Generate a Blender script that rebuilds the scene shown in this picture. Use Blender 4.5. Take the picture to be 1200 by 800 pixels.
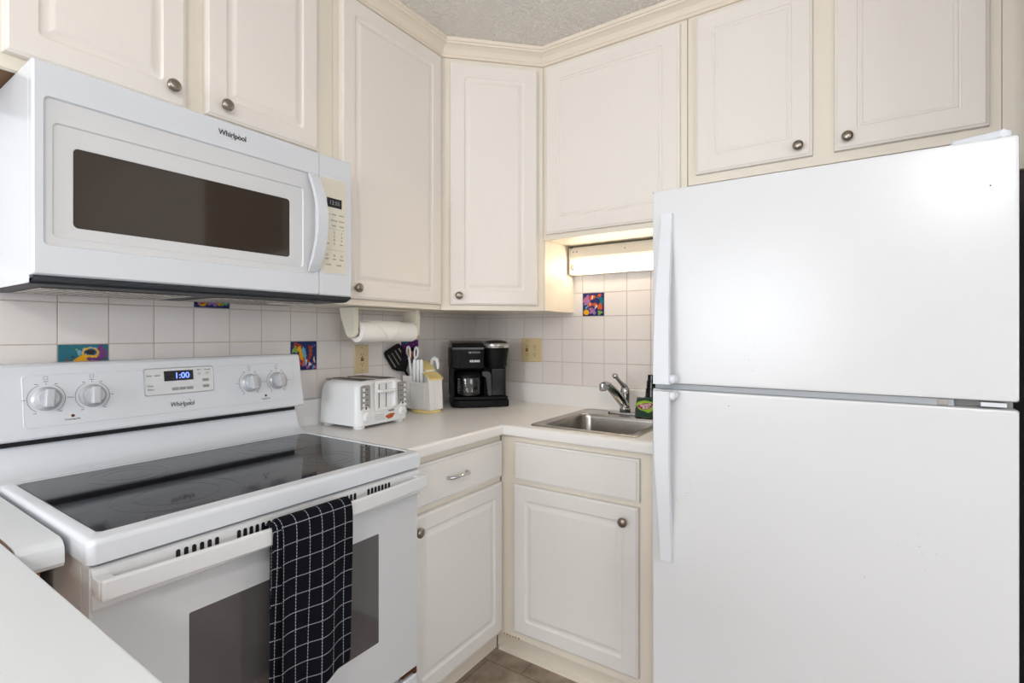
import bpy, bmesh, math, random
from mathutils import Matrix, Vector
random.seed(7)
PI = math.pi
SC = bpy.context.scene
for o in list(bpy.data.objects): bpy.data.objects.remove(o)
COL = SC.collection

# ------------------------------------------------------------------ camera
cd = bpy.data.cameras.new('camera'); cam = bpy.data.objects.new('camera', cd); COL.objects.link(cam)
cam.location = (1.723, -2.1934, 1.2585)
cam.rotation_euler = (PI/2, 0, 0.59384)
cd.sensor_width = 36.0; cd.lens = 17.911; cd.shift_y = -9.06/1200
cd.clip_start = 0.02
SC.camera = cam

# ------------------------------------------------------------------ world, lights, exposure
w = bpy.data.worlds.new('world'); SC.world = w; w.use_nodes = True
bg = w.node_tree.nodes['Background']; bg.inputs[0].default_value = (0.80, 0.88, 1.0, 1); bg.inputs[1].default_value = 1.0
SC.view_settings.view_transform = 'Standard'
SC.view_settings.look = 'None'
SC.view_settings.gamma = 1.0
SC.view_settings.use_curve_mapping = False
SC.view_settings.exposure = 0.0

def area(name, loc, rot, sx, sy, power, col):
    l = bpy.data.lights.new(name, 'AREA'); l.shape = 'RECTANGLE'; l.size = sx; l.size_y = sy
    l.energy = power; l.color = col
    o = bpy.data.objects.new(name, l); o.location = loc; o.rotation_euler = rot; COL.objects.link(o)
    return o
# daylight by the far end window; side light added for the range wall
area('window_daylight', (0.80, -5.12, 1.46), (PI/2+0.30, 0, 0), 1.25, 1.2, 54, (0.92, 0.96, 1.0))
area('added_side_light', (4.57, -3.1, 1.55), (PI/2+0.32, 0, PI/2), 2.1, 1.1, 38, (0.92, 0.96, 1.0))
# added fill light behind the camera to brighten the ceiling, no known lamp
pl_ = bpy.data.lights.new('added_fill_light', 'POINT'); pl_.energy = 46; pl_.color = (1.0, 0.97, 0.94); pl_.shadow_soft_size = 0.10
po_ = bpy.data.objects.new('added_fill_light', pl_); po_.location = (2.3, -3.5, 2.22); COL.objects.link(po_)

# ------------------------------------------------------------------ materials
def lin(c):
    c = c/255.0
    return c/12.92 if c <= 0.04045 else ((c+0.055)/1.055)**2.4
def rgb(r, g, b): return (lin(r), lin(g), lin(b), 1)
def mat(name, col, rough=0.5, metal=0.0, bump=0.0, bscale=60, var=0.0, vscale=8, coat=0.0, stretch=None, trans=0.0, ior=1.45, emis=None, estr=0.0, spec=0.5):
    m = bpy.data.materials.new(name); m.use_nodes = True
    nt = m.node_tree; N = nt.nodes; L = nt.links
    p = N['Principled BSDF']
    p.inputs['Base Color'].default_value = col
    p.inputs['Roughness'].default_value = rough
    p.inputs['Metallic'].default_value = metal
    p.inputs['Coat Weight'].default_value = coat
    p.inputs['Coat Roughness'].default_value = 0.08
    p.inputs['Transmission Weight'].default_value = trans
    p.inputs['IOR'].default_value = ior
    p.inputs['Specular IOR Level'].default_value = spec
    if emis: p.inputs['Emission Color'].default_value = emis; p.inputs['Emission Strength'].default_value = estr
    tc = N.new('ShaderNodeTexCoord'); mp = N.new('ShaderNodeMapping'); L.new(tc.outputs['Object'], mp.inputs[0])
    if stretch: mp.inputs['Scale'].default_value = stretch
    if var > 0:
        n = N.new('ShaderNodeTexNoise'); n.inputs['Scale'].default_value = vscale; n.inputs['Detail'].default_value = 4
        L.new(mp.outputs[0], n.inputs['Vector'])
        mx = N.new('ShaderNodeMix'); mx.data_type = 'RGBA'
        mx.inputs[6].default_value = col
        mx.inputs[7].default_value = (col[0]*(1-var), col[1]*(1-var), col[2]*(1-var*1.15), 1)
        L.new(n.outputs[0], mx.inputs[0]); L.new(mx.outputs[2], p.inputs['Base Color'])
    if bump > 0:
        n = N.new('ShaderNodeTexNoise'); n.inputs['Scale'].default_value = bscale; n.inputs['Detail'].default_value = 3
        L.new(mp.outputs[0], n.inputs['Vector'])
        b = N.new('ShaderNodeBump'); b.inputs['Strength'].default_value = bump; b.inputs['Distance'].default_value = 0.002
        L.new(n.outputs[0], b.inputs['Height']); L.new(b.outputs[0], p.inputs['Normal'])
    return m

MT = {}
MT['door'] = mat('cream_white_door_paint', rgb(238, 232, 225), 0.42, bump=0.12, bscale=14, stretch=(12, 12, 1), var=0.02)
MT['door_low'] = mat('white_base_door_paint', rgb(233, 231, 228), 0.42, bump=0.15, bscale=14, stretch=(12, 12, 1), var=0.03)
MT['frame'] = mat('cream_frame_paint', rgb(239, 231, 217), 0.45, bump=0.12, bscale=14, stretch=(12, 12, 1), var=0.05)
MT['crown'] = mat('cream_crown_paint', rgb(238, 226, 210), 0.42, var=0.03)
MT['wood_raw'] = mat('brown_particle_board', rgb(120, 84, 52), 0.7, var=0.35, vscale=40)
MT['wood_orange'] = mat('orange_varnished_wood', rgb(176, 116, 48), 0.5, var=0.3, vscale=20, stretch=(6, 6, 1))
MT['tile'] = mat('glazed_ceramic_tile', rgb(230, 224, 221), 0.16, bump=0.05, bscale=18, var=0.05, vscale=5)
MT['grout'] = mat('grout', rgb(205, 192, 182), 0.85, var=0.2, vscale=30)
MT['wall'] = mat('painted_wall', rgb(224, 224, 224), 0.8, bump=0.1)
MT['counter'] = mat('white_laminate', rgb(236, 234, 232), 0.32, bump=0.03, bscale=300, var=0.02)
MT['counter_daylit'] = mat('white_laminate_daylight_tint', rgb(225, 229, 232), 0.34, bump=0.03, bscale=300, var=0.02)  # white laminate with the foreground's cool daylight put into its colour
MT['appl'] = mat('white_appliance_enamel', rgb(218, 222, 228), 0.22, coat=0.2)
MT['appl_plastic'] = mat('white_appliance_plastic', rgb(220, 221, 223), 0.35)
MT['fridge'] = mat('white_textured_fridge_steel', rgb(219, 221, 224), 0.24, bump=0.06, bscale=500, var=0.012, vscale=3)
MT['fridge_plastic'] = mat('white_fridge_plastic', rgb(222, 226, 232), 0.38)
MT['seal'] = mat('grey_gasket', rgb(165, 170, 175), 0.6)
MT['black'] = mat('black_enamel', rgb(22, 22, 26), 0.35)
MT['black_m'] = mat('black_matte_plastic', rgb(7, 7, 8), 0.5, spec=0.22)
MT['black_g'] = mat('black_gloss_plastic', rgb(12, 12, 13), 0.12)
MT['dark'] = mat('dark_navy_metal', rgb(36, 40, 48), 0.45)
MT['glasstop'] = mat('black_ceramic_glass', rgb(12, 12, 16), 0.06, spec=0.38)
MT['ring'] = mat('grey_burner_print', rgb(24, 24, 27), 0.15)
MT['mwglass'] = mat('dark_brown_microwave_window', rgb(62, 54, 47), 0.06)
MT['mwrec'] = mat('off_white_microwave_face', rgb(216, 217, 219), 0.3)
MT['panel_cream'] = mat('ivory_control_panel', rgb(222, 217, 202), 0.4)
MT['ovenglass'] = mat('grey_oven_window', rgb(88, 84, 85), 0.08)
MT['nickel'] = mat('brushed_nickel', rgb(150, 141, 130), 0.32, metal=1.0)
MT['chrome'] = mat('chrome', rgb(200, 202, 205), 0.08, metal=1.0)
MT['steel'] = mat('brushed_stainless', rgb(176, 172, 166), 0.26, metal=1.0, bump=0.1, bscale=60, stretch=(1, 14, 1))
MT['almond'] = mat('almond_plastic', rgb(212, 194, 152), 0.4)
MT['red'] = mat('red_plastic', rgb(150, 30, 24), 0.4)
MT['paper'] = mat('paper_towel', rgb(245, 242, 237), 0.9, bump=0.3, bscale=250)
MT['holder'] = mat('ivory_plastic', rgb(226, 221, 205), 0.4)
MT['toaster'] = mat('white_toaster_plastic', rgb(230, 231, 232), 0.25)
MT['greyprint'] = mat('grey_panel', rgb(150, 149, 146), 0.45)
MT['ink'] = mat('dark_grey_ink', rgb(58, 56, 56), 0.6)
MT['ink_l'] = mat('light_grey_ink', rgb(150, 150, 152), 0.6)
MT['knob_white'] = mat('white_knob_plastic', rgb(198, 200, 205), 0.22, metal=0.25)
MT['lcd'] = mat('black_display', rgb(22, 22, 26), 0.15)
MT['led'] = mat('blue_lit_digits', rgb(90, 120, 240), 0.5, emis=rgb(120, 150, 255), estr=1.5)
MT['silver'] = mat('silver_plastic', rgb(200, 200, 202), 0.22, metal=0.9)
MT['white_print'] = mat('white_print', rgb(225, 225, 225), 0.5)
MT['greyhandle'] = mat('dark_grey_plastic', rgb(50, 50, 52), 0.4)
MT['yellow'] = mat('pale_yellow_plastic', rgb(232, 210, 142), 0.45)
MT['block'] = mat('white_caddy_plastic', rgb(238, 238, 236), 0.4)
MT['green'] = mat('dark_green_card', rgb(30, 66, 50), 0.5)
MT['lime'] = mat('lime_print', rgb(160, 200, 50), 0.5)
MT['pink'] = mat('magenta_print', rgb(170, 40, 84), 0.5)
MT['toast'] = mat('orange_sticker', rgb(200, 96, 36), 0.5, var=0.4, vscale=60)
MT['teal'] = mat('teal_print', rgb(100, 150, 152), 0.6)
MT['tube'] = mat('lit_fluorescent_tube', rgb(255, 244, 220), 0.5, emis=(1.0, 0.86, 0.68, 1), estr=17.0)
MT['fixture'] = mat('white_fixture_enamel', rgb(226, 220, 208), 0.35)
MT['rust'] = mat('rust', rgb(110, 62, 30), 0.8, var=0.6, vscale=90)
MT['rust_light'] = mat('orange_rust', rgb(186, 140, 84), 0.8, var=0.5, vscale=90)
MT['oven_white'] = mat('white_oven_door_glass', rgb(208, 210, 213), 0.15)
MT['side_steel'] = mat('soiled_white_side_panel', rgb(205, 203, 202), 0.4, var=0.25, vscale=7)
MT['scuff'] = mat('grey_scuff', rgb(178, 176, 172), 0.6)
MT['dkbrown'] = mat('dark_brown_panel', rgb(70, 52, 38), 0.6, var=0.2)
MT['glass'] = mat('clear_glass', (0.9, 0.9, 0.9, 1), 0.02, trans=1.0, ior=1.45)
MT['caddy_seam'] = mat('brown_adhesive_line', rgb(110, 82, 66), 0.7)

# ------------------------------------------------------------------ mesh helpers
ROOTM = {}
def A_(deg=0, loc=(0, 0, 0)): return Matrix.Translation(loc) @ Matrix.Rotation(math.radians(deg), 4, 'Z')
FA = A_(90)        # range wall: local x = world y, local -y = world +x (outward)
FB = A_(0)         # sink wall

class B:
    def __init__(s, M=None): s.bm = bmesh.new(); s.M = M or Matrix.Identity(4)
    def _add(s, verts, faces, mi=0, M=None, flat=False):
        vs = [s.bm.verts.new((M @ Vector(v)) if M else Vector(v)) for v in verts]
        fs = []
        for f in faces:
            if len(set(f)) < 3: continue
            try:
                fc = s.bm.faces.new([vs[i] for i in f]); fc.material_index = mi; fs.append(fc)
            except ValueError: pass
        return vs, fs
    def box(s, x0, x1, y0, y1, z0, z1, b=0.0, seg=2, mi=0, M=None):
        x0, x1 = min(x0, x1), max(x0, x1); y0, y1 = min(y0, y1), max(y0, y1); z0, z1 = min(z0, z1), max(z0, z1)
        v = [(x, y, z) for x in (x0, x1) for y in (y0, y1) for z in (z0, z1)]
        f = [(0, 1, 3, 2), (4, 6, 7, 5), (0, 4, 5, 1), (2, 3, 7, 6), (0, 2, 6, 4), (1, 5, 7, 3)]
        vs, fs = s._add(v, f, mi, M)
        if b > 0:
            es = list({e for fc in fs for e in fc.edges})
            r = bmesh.ops.bevel(s.bm, geom=es, offset=b, segments=seg, profile=0.5, affect='EDGES')
            for fc in r['faces']: fc.material_index = mi
        return s
    def prism(s, poly, a0, a1, axis='x', b=0.0, seg=2, mi=0, M=None):
        # poly: 2D points. axis x: (y,z); axis y: (x,z); axis z: (x,y)
        def P(u, v, a): return {'x': (a, u, v), 'y': (u, a, v), 'z': (u, v, a)}[axis]
        n = len(poly)
        v = [P(u, w_, a0) for u, w_ in poly] + [P(u, w_, a1) for u, w_ in poly]
        f = [tuple(range(n))[::-1], tuple(range(n, 2*n))] + [(i, (i+1) % n, n+(i+1) % n, n+i) for i in range(n)]
        vs, fs = s._add(v, f, mi, M)
        if b > 0:
            es = list({e for fc in fs for e in fc.edges})
            r = bmesh.ops.bevel(s.bm, geom=es, offset=b, segments=seg, profile=0.5, affect='EDGES')
            for fc in r['faces']: fc.material_index = mi
        return s
    def tube(s, pts, rad, seg=12, mi=0, cap=True, M=None, flat=1.0, up=None):
        pts = [Vector(p) for p in pts]; n = len(pts)
        rr = rad if isinstance(rad, (list, tuple)) else [rad]*n
        verts = []; faces = []
        prev = None
        for i, p in enumerate(pts):
            t = (pts[min(i+1, n-1)] - pts[max(i-1, 0)]).normalized()
            if prev is None:
                a = Vector(up) if up else (Vector((0, 0, 1)) if abs(t.z) < 0.9 else Vector((1, 0, 0)))
                u = (a - t*a.dot(t)).normalized()
            else:
                u = (prev - t*prev.dot(t)).normalized()
            prev = u; v = t.cross(u)
            for k in range(seg):
                an = 2*PI*k/seg
                verts.append(p + u*math.cos(an)*rr[i]*flat + v*math.sin(an)*rr[i])
        for i in range(n-1):
            for k in range(seg):
                faces.append((i*seg+k, i*seg+(k+1) % seg, (i+1)*seg+(k+1) % seg, (i+1)*seg+k))
        if cap: faces += [tuple(range(seg))[::-1], tuple(range((n-1)*seg, n*seg))]
        s._add(verts, faces, mi, M); return s
    def lathe(s, prof, M=None, seg=32, mi=0, cap=True):
        # prof (r, z) about local z; M places it
        verts = []; faces = []; n = len(prof)
        for r, z in prof:
            for k in range(seg):
                a = 2*PI*k/seg; verts.append((r*math.cos(a), r*math.sin(a), z))
        for i in range(n-1):
            for k in range(seg):
                faces.append((i*seg+k, i*seg+(k+1) % seg, (i+1)*seg+(k+1) % seg, (i+1)*seg+k))
        vs, fs = s._add(verts, faces, mi, M)
        for idx in (0, n-1):
            if cap and prof[idx][0] > 1e-5:
                try:
                    fc = s.bm.faces.new(vs[idx*seg:(idx+1)*seg]); fc.material_index = mi
                except ValueError: pass
        bmesh.ops.remove_doubles(s.bm, verts=vs, dist=1e-6)
        return s
    def loops(s, L, n=5, mi=0, M=None, mis=None, cap0=False):
        # L: list of (x0,x1,z0,z1,r,y): nested rounded rectangles facing -y, outer first
        verts = []; faces = []; c = 4*(n+1)
        for (x0, x1, z0, z1, r, y) in L:
            r = max(r, 1e-5)
            for cx, cz, a0 in ((x1-r, z1-r, 0), (x0+r, z1-r, PI/2), (x0+r, z0+r, PI), (x1-r, z0+r, 1.5*PI)):
                for k in range(n+1):
                    a = a0 + PI/2*k/n; verts.append((cx+r*math.cos(a), y, cz+r*math.sin(a)))
        vs = [s.bm.verts.new((M @ Vector(v)) if M else Vector(v)) for v in verts]
        for i in range(len(L)-1):
            for k in range(c):
                fc = s.bm.faces.new((vs[i*c+k], vs[i*c+(k+1) % c], vs[(i+1)*c+(k+1) % c], vs[(i+1)*c+k]))
                fc.material_index = mis[i] if mis else mi
        fc = s.bm.faces.new(vs[(len(L)-1)*c:len(L)*c]); fc.material_index = mis[-1] if mis else mi
        if cap0:
            fc = s.bm.faces.new(vs[:c][::-1]); fc.material_index = mis[0] if mis else mi
        return s
    def sweep(s, path, prof, mi=0, cap=True, closed=True):
        # path: 2D world points; prof: (outward u, z); outward = right of travel
        P = [Vector(p) for p in path]; n = len(P); m = len(prof); verts = []; faces = []
        for i in range(n):
            d0 = (P[i]-P[i-1]).normalized() if i > 0 else None
            d1 = (P[i+1]-P[i]).normalized() if i < n-1 else None
            r0 = Vector((d0.y, -d0.x)) if d0 else None; r1 = Vector((d1.y, -d1.x)) if d1 else None
            if r0 is None: nn = r1
            elif r1 is None: nn = r0
            else:
                nn = (r0+r1); nn = nn/(nn.length**2)*2
            for u, z in prof: q = P[i]+nn*u; verts.append((q.x, q.y, z))
        for i in range(n-1):
            for k in range(m if closed else m-1):
                faces.append((i*m+k, i*m+(k+1) % m, (i+1)*m+(k+1) % m, (i+1)*m+k))
        if cap: faces += [tuple(range(m)), tuple(range((n-1)*m, n*m))[::-1]]
        s._add(verts, faces, mi); return s
    def text(s, body, size, M, mi=0, depth=0.0004, bold=0.0, sx=1.0, shear=0.0):
        cu = bpy.data.curves.new('t', 'FONT'); cu.body = body; cu.size = size; cu.align_x = 'CENTER'; cu.align_y = 'CENTER'
        cu.extrude = depth; cu.offset = bold; cu.shear = shear
        o = bpy.data.objects.new('t', cu); COL.objects.link(o)
        dg = bpy.context.evaluated_depsgraph_get()
        me = bpy.data.meshes.new_from_object(o.evaluated_get(dg))
        me.transform(M @ Matrix.Diagonal((sx, 1, 1, 1)))
        old = set(s.bm.faces)
        s.bm.from_mesh(me)
        for fc in s.bm.faces:
            if fc not in old: fc.material_index = mi
        bpy.data.objects.remove(o); bpy.data.curves.remove(cu); bpy.data.meshes.remove(me)
        return s
    def ring(s, r0, r1, M, a0=0, a1=2*PI, seg=40, mi=0, h=0.0004):
        verts = []; faces = []
        for k in range(seg+1):
            a = a0+(a1-a0)*k/seg
            for r, z in ((r0, 0), (r0, h), (r1, h), (r1, 0)): verts.append((r*math.cos(a), r*math.sin(a), z))
        for k in range(seg):
            for j in range(4): faces.append((k*4+j, k*4+(j+1) % 4, (k+1)*4+(j+1) % 4, (k+1)*4+j))
        if abs(a1-a0) < 2*PI-1e-3: faces += [(0, 1, 2, 3), (seg*4+3, seg*4+2, seg*4+1, seg*4)]
        s._add(verts, faces, mi, M); return s

def obj(name, b, mats, parent=None, sharp=35, smooth=True, weighted=True):
    root = parent
    while root is not None and root.parent is not None: root = root.parent
    Mx = b.M
    if root is not None: Mx = ROOTM[root.name].inverted() @ b.M
    b.bm.transform(Mx)
    bmesh.ops.recalc_face_normals(b.bm, faces=b.bm.faces)
    me = bpy.data.meshes.new(name); b.bm.to_mesh(me); b.bm.free()
    if smooth:
        me.polygons.foreach_set('use_smooth', [True]*len(me.polygons)); me.set_sharp_from_angle(angle=math.radians(sharp))
    for m in (mats if isinstance(mats, (list, tuple)) else [mats]): me.materials.append(MT[m] if isinstance(m, str) else m)
    o = bpy.data.objects.new(name, me); COL.objects.link(o)
    if parent is not None: o.parent = parent
    if smooth and weighted:
        wn = o.modifiers.new('normals', 'WEIGHTED_NORMAL'); wn.keep_sharp = True; wn.weight = 100
    return o
def each(name, mats, parent, M, fns, **k):
    """one part per entry of fns"""
    out = []
    for f in fns:
        b = B(M); f(b); out.append(obj(name, b, mats, parent, **k))
    return out
def thing(name, label, cat, loc=(0, 0, 0), deg=0, group=None):
    o = bpy.data.objects.new(name, None); COL.objects.link(o); o.empty_display_size = 0.05
    o.location = loc; o.rotation_euler = (0, 0, math.radians(deg))
    o['label'] = label; o['category'] = cat
    if group: o['group'] = group
    ROOTM[o.name] = A_(deg, loc)
    return o
def tag(o, label, cat, group=None):
    o['label'] = label; o['category'] = cat
    if group: o['group'] = group
    return o
def struct(name, b, mats, **k):
    o = obj(name, b, mats, None, **k); o['kind'] = 'structure'; return o
RX = Matrix.Rotation(PI/2, 4, 'X')      # local z -> -y ; text upright facing -y
def T3(x, y, z): return Matrix.Translation((x, y, z))

# ------------------------------------------------------------------ room shell
XR = 4.6; YF = -5.15; ZC = 2.468
# floor: stone-look vinyl tiles
def floor_mat():
    m = bpy.data.materials.new('stone_look_vinyl'); m.use_nodes = True
    nt = m.node_tree; N = nt.nodes; L = nt.links; p = N['Principled BSDF']
    tc = N.new('ShaderNodeTexCoord'); mp = N.new('ShaderNodeMapping'); mp.inputs['Location'].default_value = (-0.545, 0.615, 0)
    L.new(tc.outputs['Object'], mp.inputs[0])
    br = N.new('ShaderNodeTexBrick'); br.offset = 0.5; br.inputs['Scale'].default_value = 1.0
    br.inputs['Brick Width'].default_value = 0.305; br.inputs['Row Height'].default_value = 0.305
    br.inputs['Mortar Size'].default_value = 0.0018; br.inputs['Mortar Smooth'].default_value = 0.3
    br.inputs['Color1'].default_value = rgb(192, 176, 160); br.inputs['Color2'].default_value = rgb(170, 154, 140)
    br.inputs['Mortar'].default_value = rgb(128, 108, 92)
    L.new(mp.outputs[0], br.inputs[0])
    n = N.new('ShaderNodeTexNoise'); n.inputs['Scale'].default_value = 9; n.inputs['Detail'].default_value = 8; n.inputs['Roughness'].default_value = 0.65
    L.new(tc.outputs['Object'], n.inputs['Vector'])
    rp = N.new('ShaderNodeValToRGB'); rp.color_ramp.elements[0].position = 0.3; rp.color_ramp.elements[0].color = rgb(140, 122, 108)
    rp.color_ramp.elements[1].position = 0.72; rp.color_ramp.elements[1].color = (1, 1, 1, 1); L.new(n.outputs[0], rp.inputs[0])
    mx = N.new('ShaderNodeMix'); mx.data_type = 'RGBA'; mx.blend_type = 'MULTIPLY'; mx.inputs[0].default_value = 0.8
    L.new(br.outputs[0], mx.inputs[6]); L.new(rp.outputs[0], mx.inputs[7]); L.new(mx.outputs[2], p.inputs['Base Color'])
    p.inputs['Roughness'].default_value = 0.45
    return m
struct('floor', B().box(-0.1, XR, YF, 0.1, -0.06, 0), floor_mat())
def ceil_mat():
    m = bpy.data.materials.new('popcorn_ceiling'); m.use_nodes = True
    nt = m.node_tree; N = nt.nodes; L = nt.links; p = N['Principled BSDF']
    p.inputs['Base Color'].default_value = rgb(247, 243, 237); p.inputs['Roughness'].default_value = 0.9
    tc = N.new('ShaderNodeTexCoord')
    n = N.new('ShaderNodeTexNoise'); n.inputs['Scale'].default_value = 75; n.inputs['Detail'].default_value = 3; n.inputs['Roughness'].default_value = 0.6
    v = N.new('ShaderNodeTexVoronoi'); v.inputs['Scale'].default_value = 120
    L.new(tc.outputs['Object'], n.inputs['Vector']); L.new(tc.outputs['Object'], v.inputs['Vector'])
    rp = N.new('ShaderNodeValToRGB'); rp.color_ramp.elements[0].position = 0.45; rp.color_ramp.elements[1].position = 0.62
    L.new(n.outputs[0], rp.inputs[0])
    ma = N.new('ShaderNodeMath'); ma.operation = 'MULTIPLY_ADD'; ma.inputs[1].default_value = -0.6
    L.new(v.outputs[0], ma.inputs[0]); L.new(rp.outputs[0], ma.inputs[2])
    b = N.new('ShaderNodeBump'); b.inputs['Strength'].default_value = 0.8; b.inputs['Distance'].default_value = 0.006
    L.new(ma.outputs[0], b.inputs['Height']); L.new(b.outputs[0], p.inputs['Normal'])
    return m
struct('ceiling', B().box(-0.1, XR, YF, 0.1, ZC, ZC+0.08), ceil_mat())
struct('wall_left', B().box(-0.12, -0.008, YF, 0.1, 0, ZC), 'wall')
struct('wall_back', B().box(-0.008, 2.09, 0.008, 0.12, 0, ZC), 'wall')
struct('wall_right', B().box(2.115, 2.235, -0.72, 0.12, 0, ZC, mi=1).box(2.235, XR, -0.72, -0.6, 0, ZC), ['wall', 'dkbrown'])
# far end wall with a window, side wall with an unseen window added for its light
struct('wall_front', B().box(-0.12, 0.15, YF-0.12, YF, 0, ZC).box(1.45, XR, YF-0.12, YF, 0, ZC)
       .box(0.15, 1.45, YF-0.12, YF, 0, 0.8).box(0.15, 1.45, YF-0.12, YF, 2.1, ZC), 'wall')
struct('wall_side', B().box(XR, XR+0.12, YF, -4.25, 0, ZC).box(XR, XR+0.12, -1.95, -0.6, 0, ZC).box(XR, XR+0.12, -4.25, -1.95, 2.15, ZC).box(XR, XR+0.12, -4.25, -1.95, 0, 0.95), 'wall')
wf = B()
for x in (0.15, 0.775, 1.40): wf.box(x, x+0.05, YF-0.08, YF-0.03, 0.8, 2.1, 0.004)
for z in (0.8, 2.05): wf.box(0.2, 1.4, YF-0.08, YF-0.03, z, z+0.05, 0.004)
struct('window_1', wf, 'appl_plastic')
pf = B()
for y in (-4.25, -3.12, -2.0): pf.box(XR+0.03, XR+0.08, y, y+0.05, 0.95, 2.15, 0.004)
for z in (0.95, 2.1): pf.box(XR+0.03, XR+0.08, -4.2, -2.0, z, z+0.05, 0.004)
struct('added_side_window', pf, 'appl_plastic')

# ------------------------------------------------------------------ tiled backsplash
TP = 0.1095; ZL = 1.012; WA = 0.1155; WB = 0.1032; G = 0.0011
decoA = {(14, 1), (11, 3), (8, 1), (3, 1)}; decoB = {(5, 3)}
def tiles(name, M, us, zs, skip, flip=1):
    b = B(M)
    lo, hi = min(us[0], us[-1]), max(us[0], us[-1])
    b.box(lo, hi, -0.0055, 0.008, zs[0], zs[-1], mi=1)
    for i in range(len(us)-1):
        for j in range(len(zs)-1):
            if (i, j) in skip: continue
            u0, u1 = sorted((us[i], us[i+1]))
            b.box(u0+G, u1-G, -0.0075, 0.006, zs[j]+G, zs[j+1]-G, 0.0012, 2, mi=0)
    return struct(name, b, ['tile', 'grout'])
usA = [-0.0076, -WA] + [-(WA+TP*m) for m in range(1, 22)]
zA = [ZL-0.10] + [ZL+TP*k for k in range(0, 4)] + [1.43]
tiles('trim_1', FA, usA, zA, {(m+1, k+1) for m, k in decoA})
usB = [0.0] + [WB+TP*n for n in range(0, 11)]
zB = [ZL-0.10] + [ZL+TP*k for k in range(0, 6)] + [1.662]
tiles('trim_2', FB, usB, zB, {(n+1, k+1) for n, k in decoB})

def blob(b, cx, cz, rx, rz, y, ang=0, mi=0, wob=0.0, n=20, h=0.0005, ph=0.0):
    pts = []
    for k in range(n):
        a = 2*PI*k/n; r = 1+wob*math.sin(3*a+ph)+wob*0.6*math.sin(5*a+ph*2)
        x, z = rx*r*math.cos(a), rz*r*math.sin(a)
        pts.append((cx+x*math.cos(ang)-z*math.sin(ang), cz+x*math.sin(ang)+z*math.cos(ang)))
    b.prism(pts, y, y-h, 'y', mi=mi)
DC = {}
for nm, c in dict(navy=(30, 44, 110), teal=(20, 110, 130), orange=(215, 90, 34), yellow=(240, 176, 20), purple=(110, 50, 120), violet=(160, 120, 190),
                  redbrown=(160, 60, 40), lgreen=(130, 170, 80), white=(225, 225, 230), pinkish=(190, 110, 160), black=(20, 20, 40), sky=(110, 170, 200)).items():
    DC[nm] = mat('glaze_'+nm, rgb(*c), 0.15, var=0.3, vscale=120)
DN = list(DC)
def deco(M, u0, z0, label, shapes, base):
    shapes = confetti(['teal', 'violet', 'lgreen', 'sky', 'redbrown', 'navy'], 26, .012, .035) + shapes + confetti(['white', 'pinkish', 'yellow', 'black'], 10, .008, .016)
    b = B(M)
    b.box(u0+G, u0+TP-G, -0.0078, 0.006, z0+G, z0+TP-G, 0.0012, 2, mi=DN.index(base))
    y = -0.0076
    for k, sh in enumerate(shapes):
        c, cx, cz, rx, rz, ang, wob = sh
        cx = min(max(cx, rx+0.03), 0.97-rx) if rx < .45 else .5
        cz = min(max(cz, rz+0.03), 0.97-rz) if rz < .45 else .5
        blob(b, u0+cx*TP, z0+cz*TP, rx*TP*0.85, rz*TP*0.85, y-0.00005*k, math.radians(ang), DN.index(c), wob, h=0.0006, ph=k*1.7)
    o = obj('decorative_tile', b, [DC[n] for n in DN])
    tag(o, label, 'tile')
rnd = random.Random(3)
def confetti(cols, n, r0=0.04, r1=0.11):
    return [(rnd.choice(cols), rnd.uniform(.1, .9), rnd.uniform(.1, .9), rnd.uniform(r0, r1), rnd.uniform(r0, r1), rnd.uniform(0, 180), 0.2) for _ in range(n)]
deco(FA, -(WA+TP*15), ZL+TP, 'painted tile with a yellow curling sea creature, behind the stove backguard by the left knobs',
     confetti(['teal', 'sky'], 9, .06, .14) + [('purple', .85, .8, .14, .2, 0, .15), ('yellow', .5, .62, .36, .15, 30, .08), ('yellow', .86, .35, .11, .2, 10, .05), ('yellow', .62, .80, .2, .13, 0, .05),
      ('teal', .62, .8, .155, .1, 0, .1), ('black', .62, .8, .12, .075, 0, .1), ('purple', .68, .58, .14, .12, 0, .3), ('violet', .68, .56, .07, .05, 20, .3)], 'teal')
deco(FA, -(WA+TP*12), ZL+3*TP, 'painted tile with a yellow shell and purple coral, cut off by the microwave underside',
     [('yellow', .22, .17, .17, .16, 0, .06), ('orange', .22, .17, .09, .08, 0, .2), ('violet', .50, .18, .15, .14, 0, .3), ('pinkish', .55, .28, .1, .08, 0, .3), ('redbrown', .72, .3, .16, .07, 0, .2),
      ('lgreen', .82, .16, .12, .1, 0, .25), ('sky', .9, .2, .05, .1, 0, .2), ('yellow', .68, .12, .06, .05, 0, .3)] + confetti(['teal', 'violet', 'orange'], 10), 'navy')
deco(FA, -(WA+TP*9), ZL+TP, 'painted tile with seahorses, just right of the stove backguard',
     [('sky', .5, .5, .08, .4, 8, .15), ('redbrown', .2, .85, .2, .1, 0, .2), ('lgreen', .12, .7, .12, .12, 0, .3), ('yellow', .32, .72, .1, .13, 20, .12), ('yellow', .38, .5, .08, .18, 10, .1), ('orange', .46, .28, .06, .2, -5, .1), ('orange', .3, .3, .07, .15, 20, .2),
      ('redbrown', .73, .76, .09, .1, 0, .12), ('redbrown', .72, .52, .075, .2, -8, .1), ('redbrown', .66, .3, .055, .14, 25, .1), ('white', .88, .35, .03, .12, 10, .3), ('white', .58, .3, .03, .1, 0, .3)]
     + [(c, x, .1+.1*(k % 2), .07, .06, 30*k, .3) for k, (c, x) in enumerate([('pinkish', .62), ('violet', .74), ('sky', .85), ('white', .7), ('pinkish', .93), ('violet', .5)])], 'navy')
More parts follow.
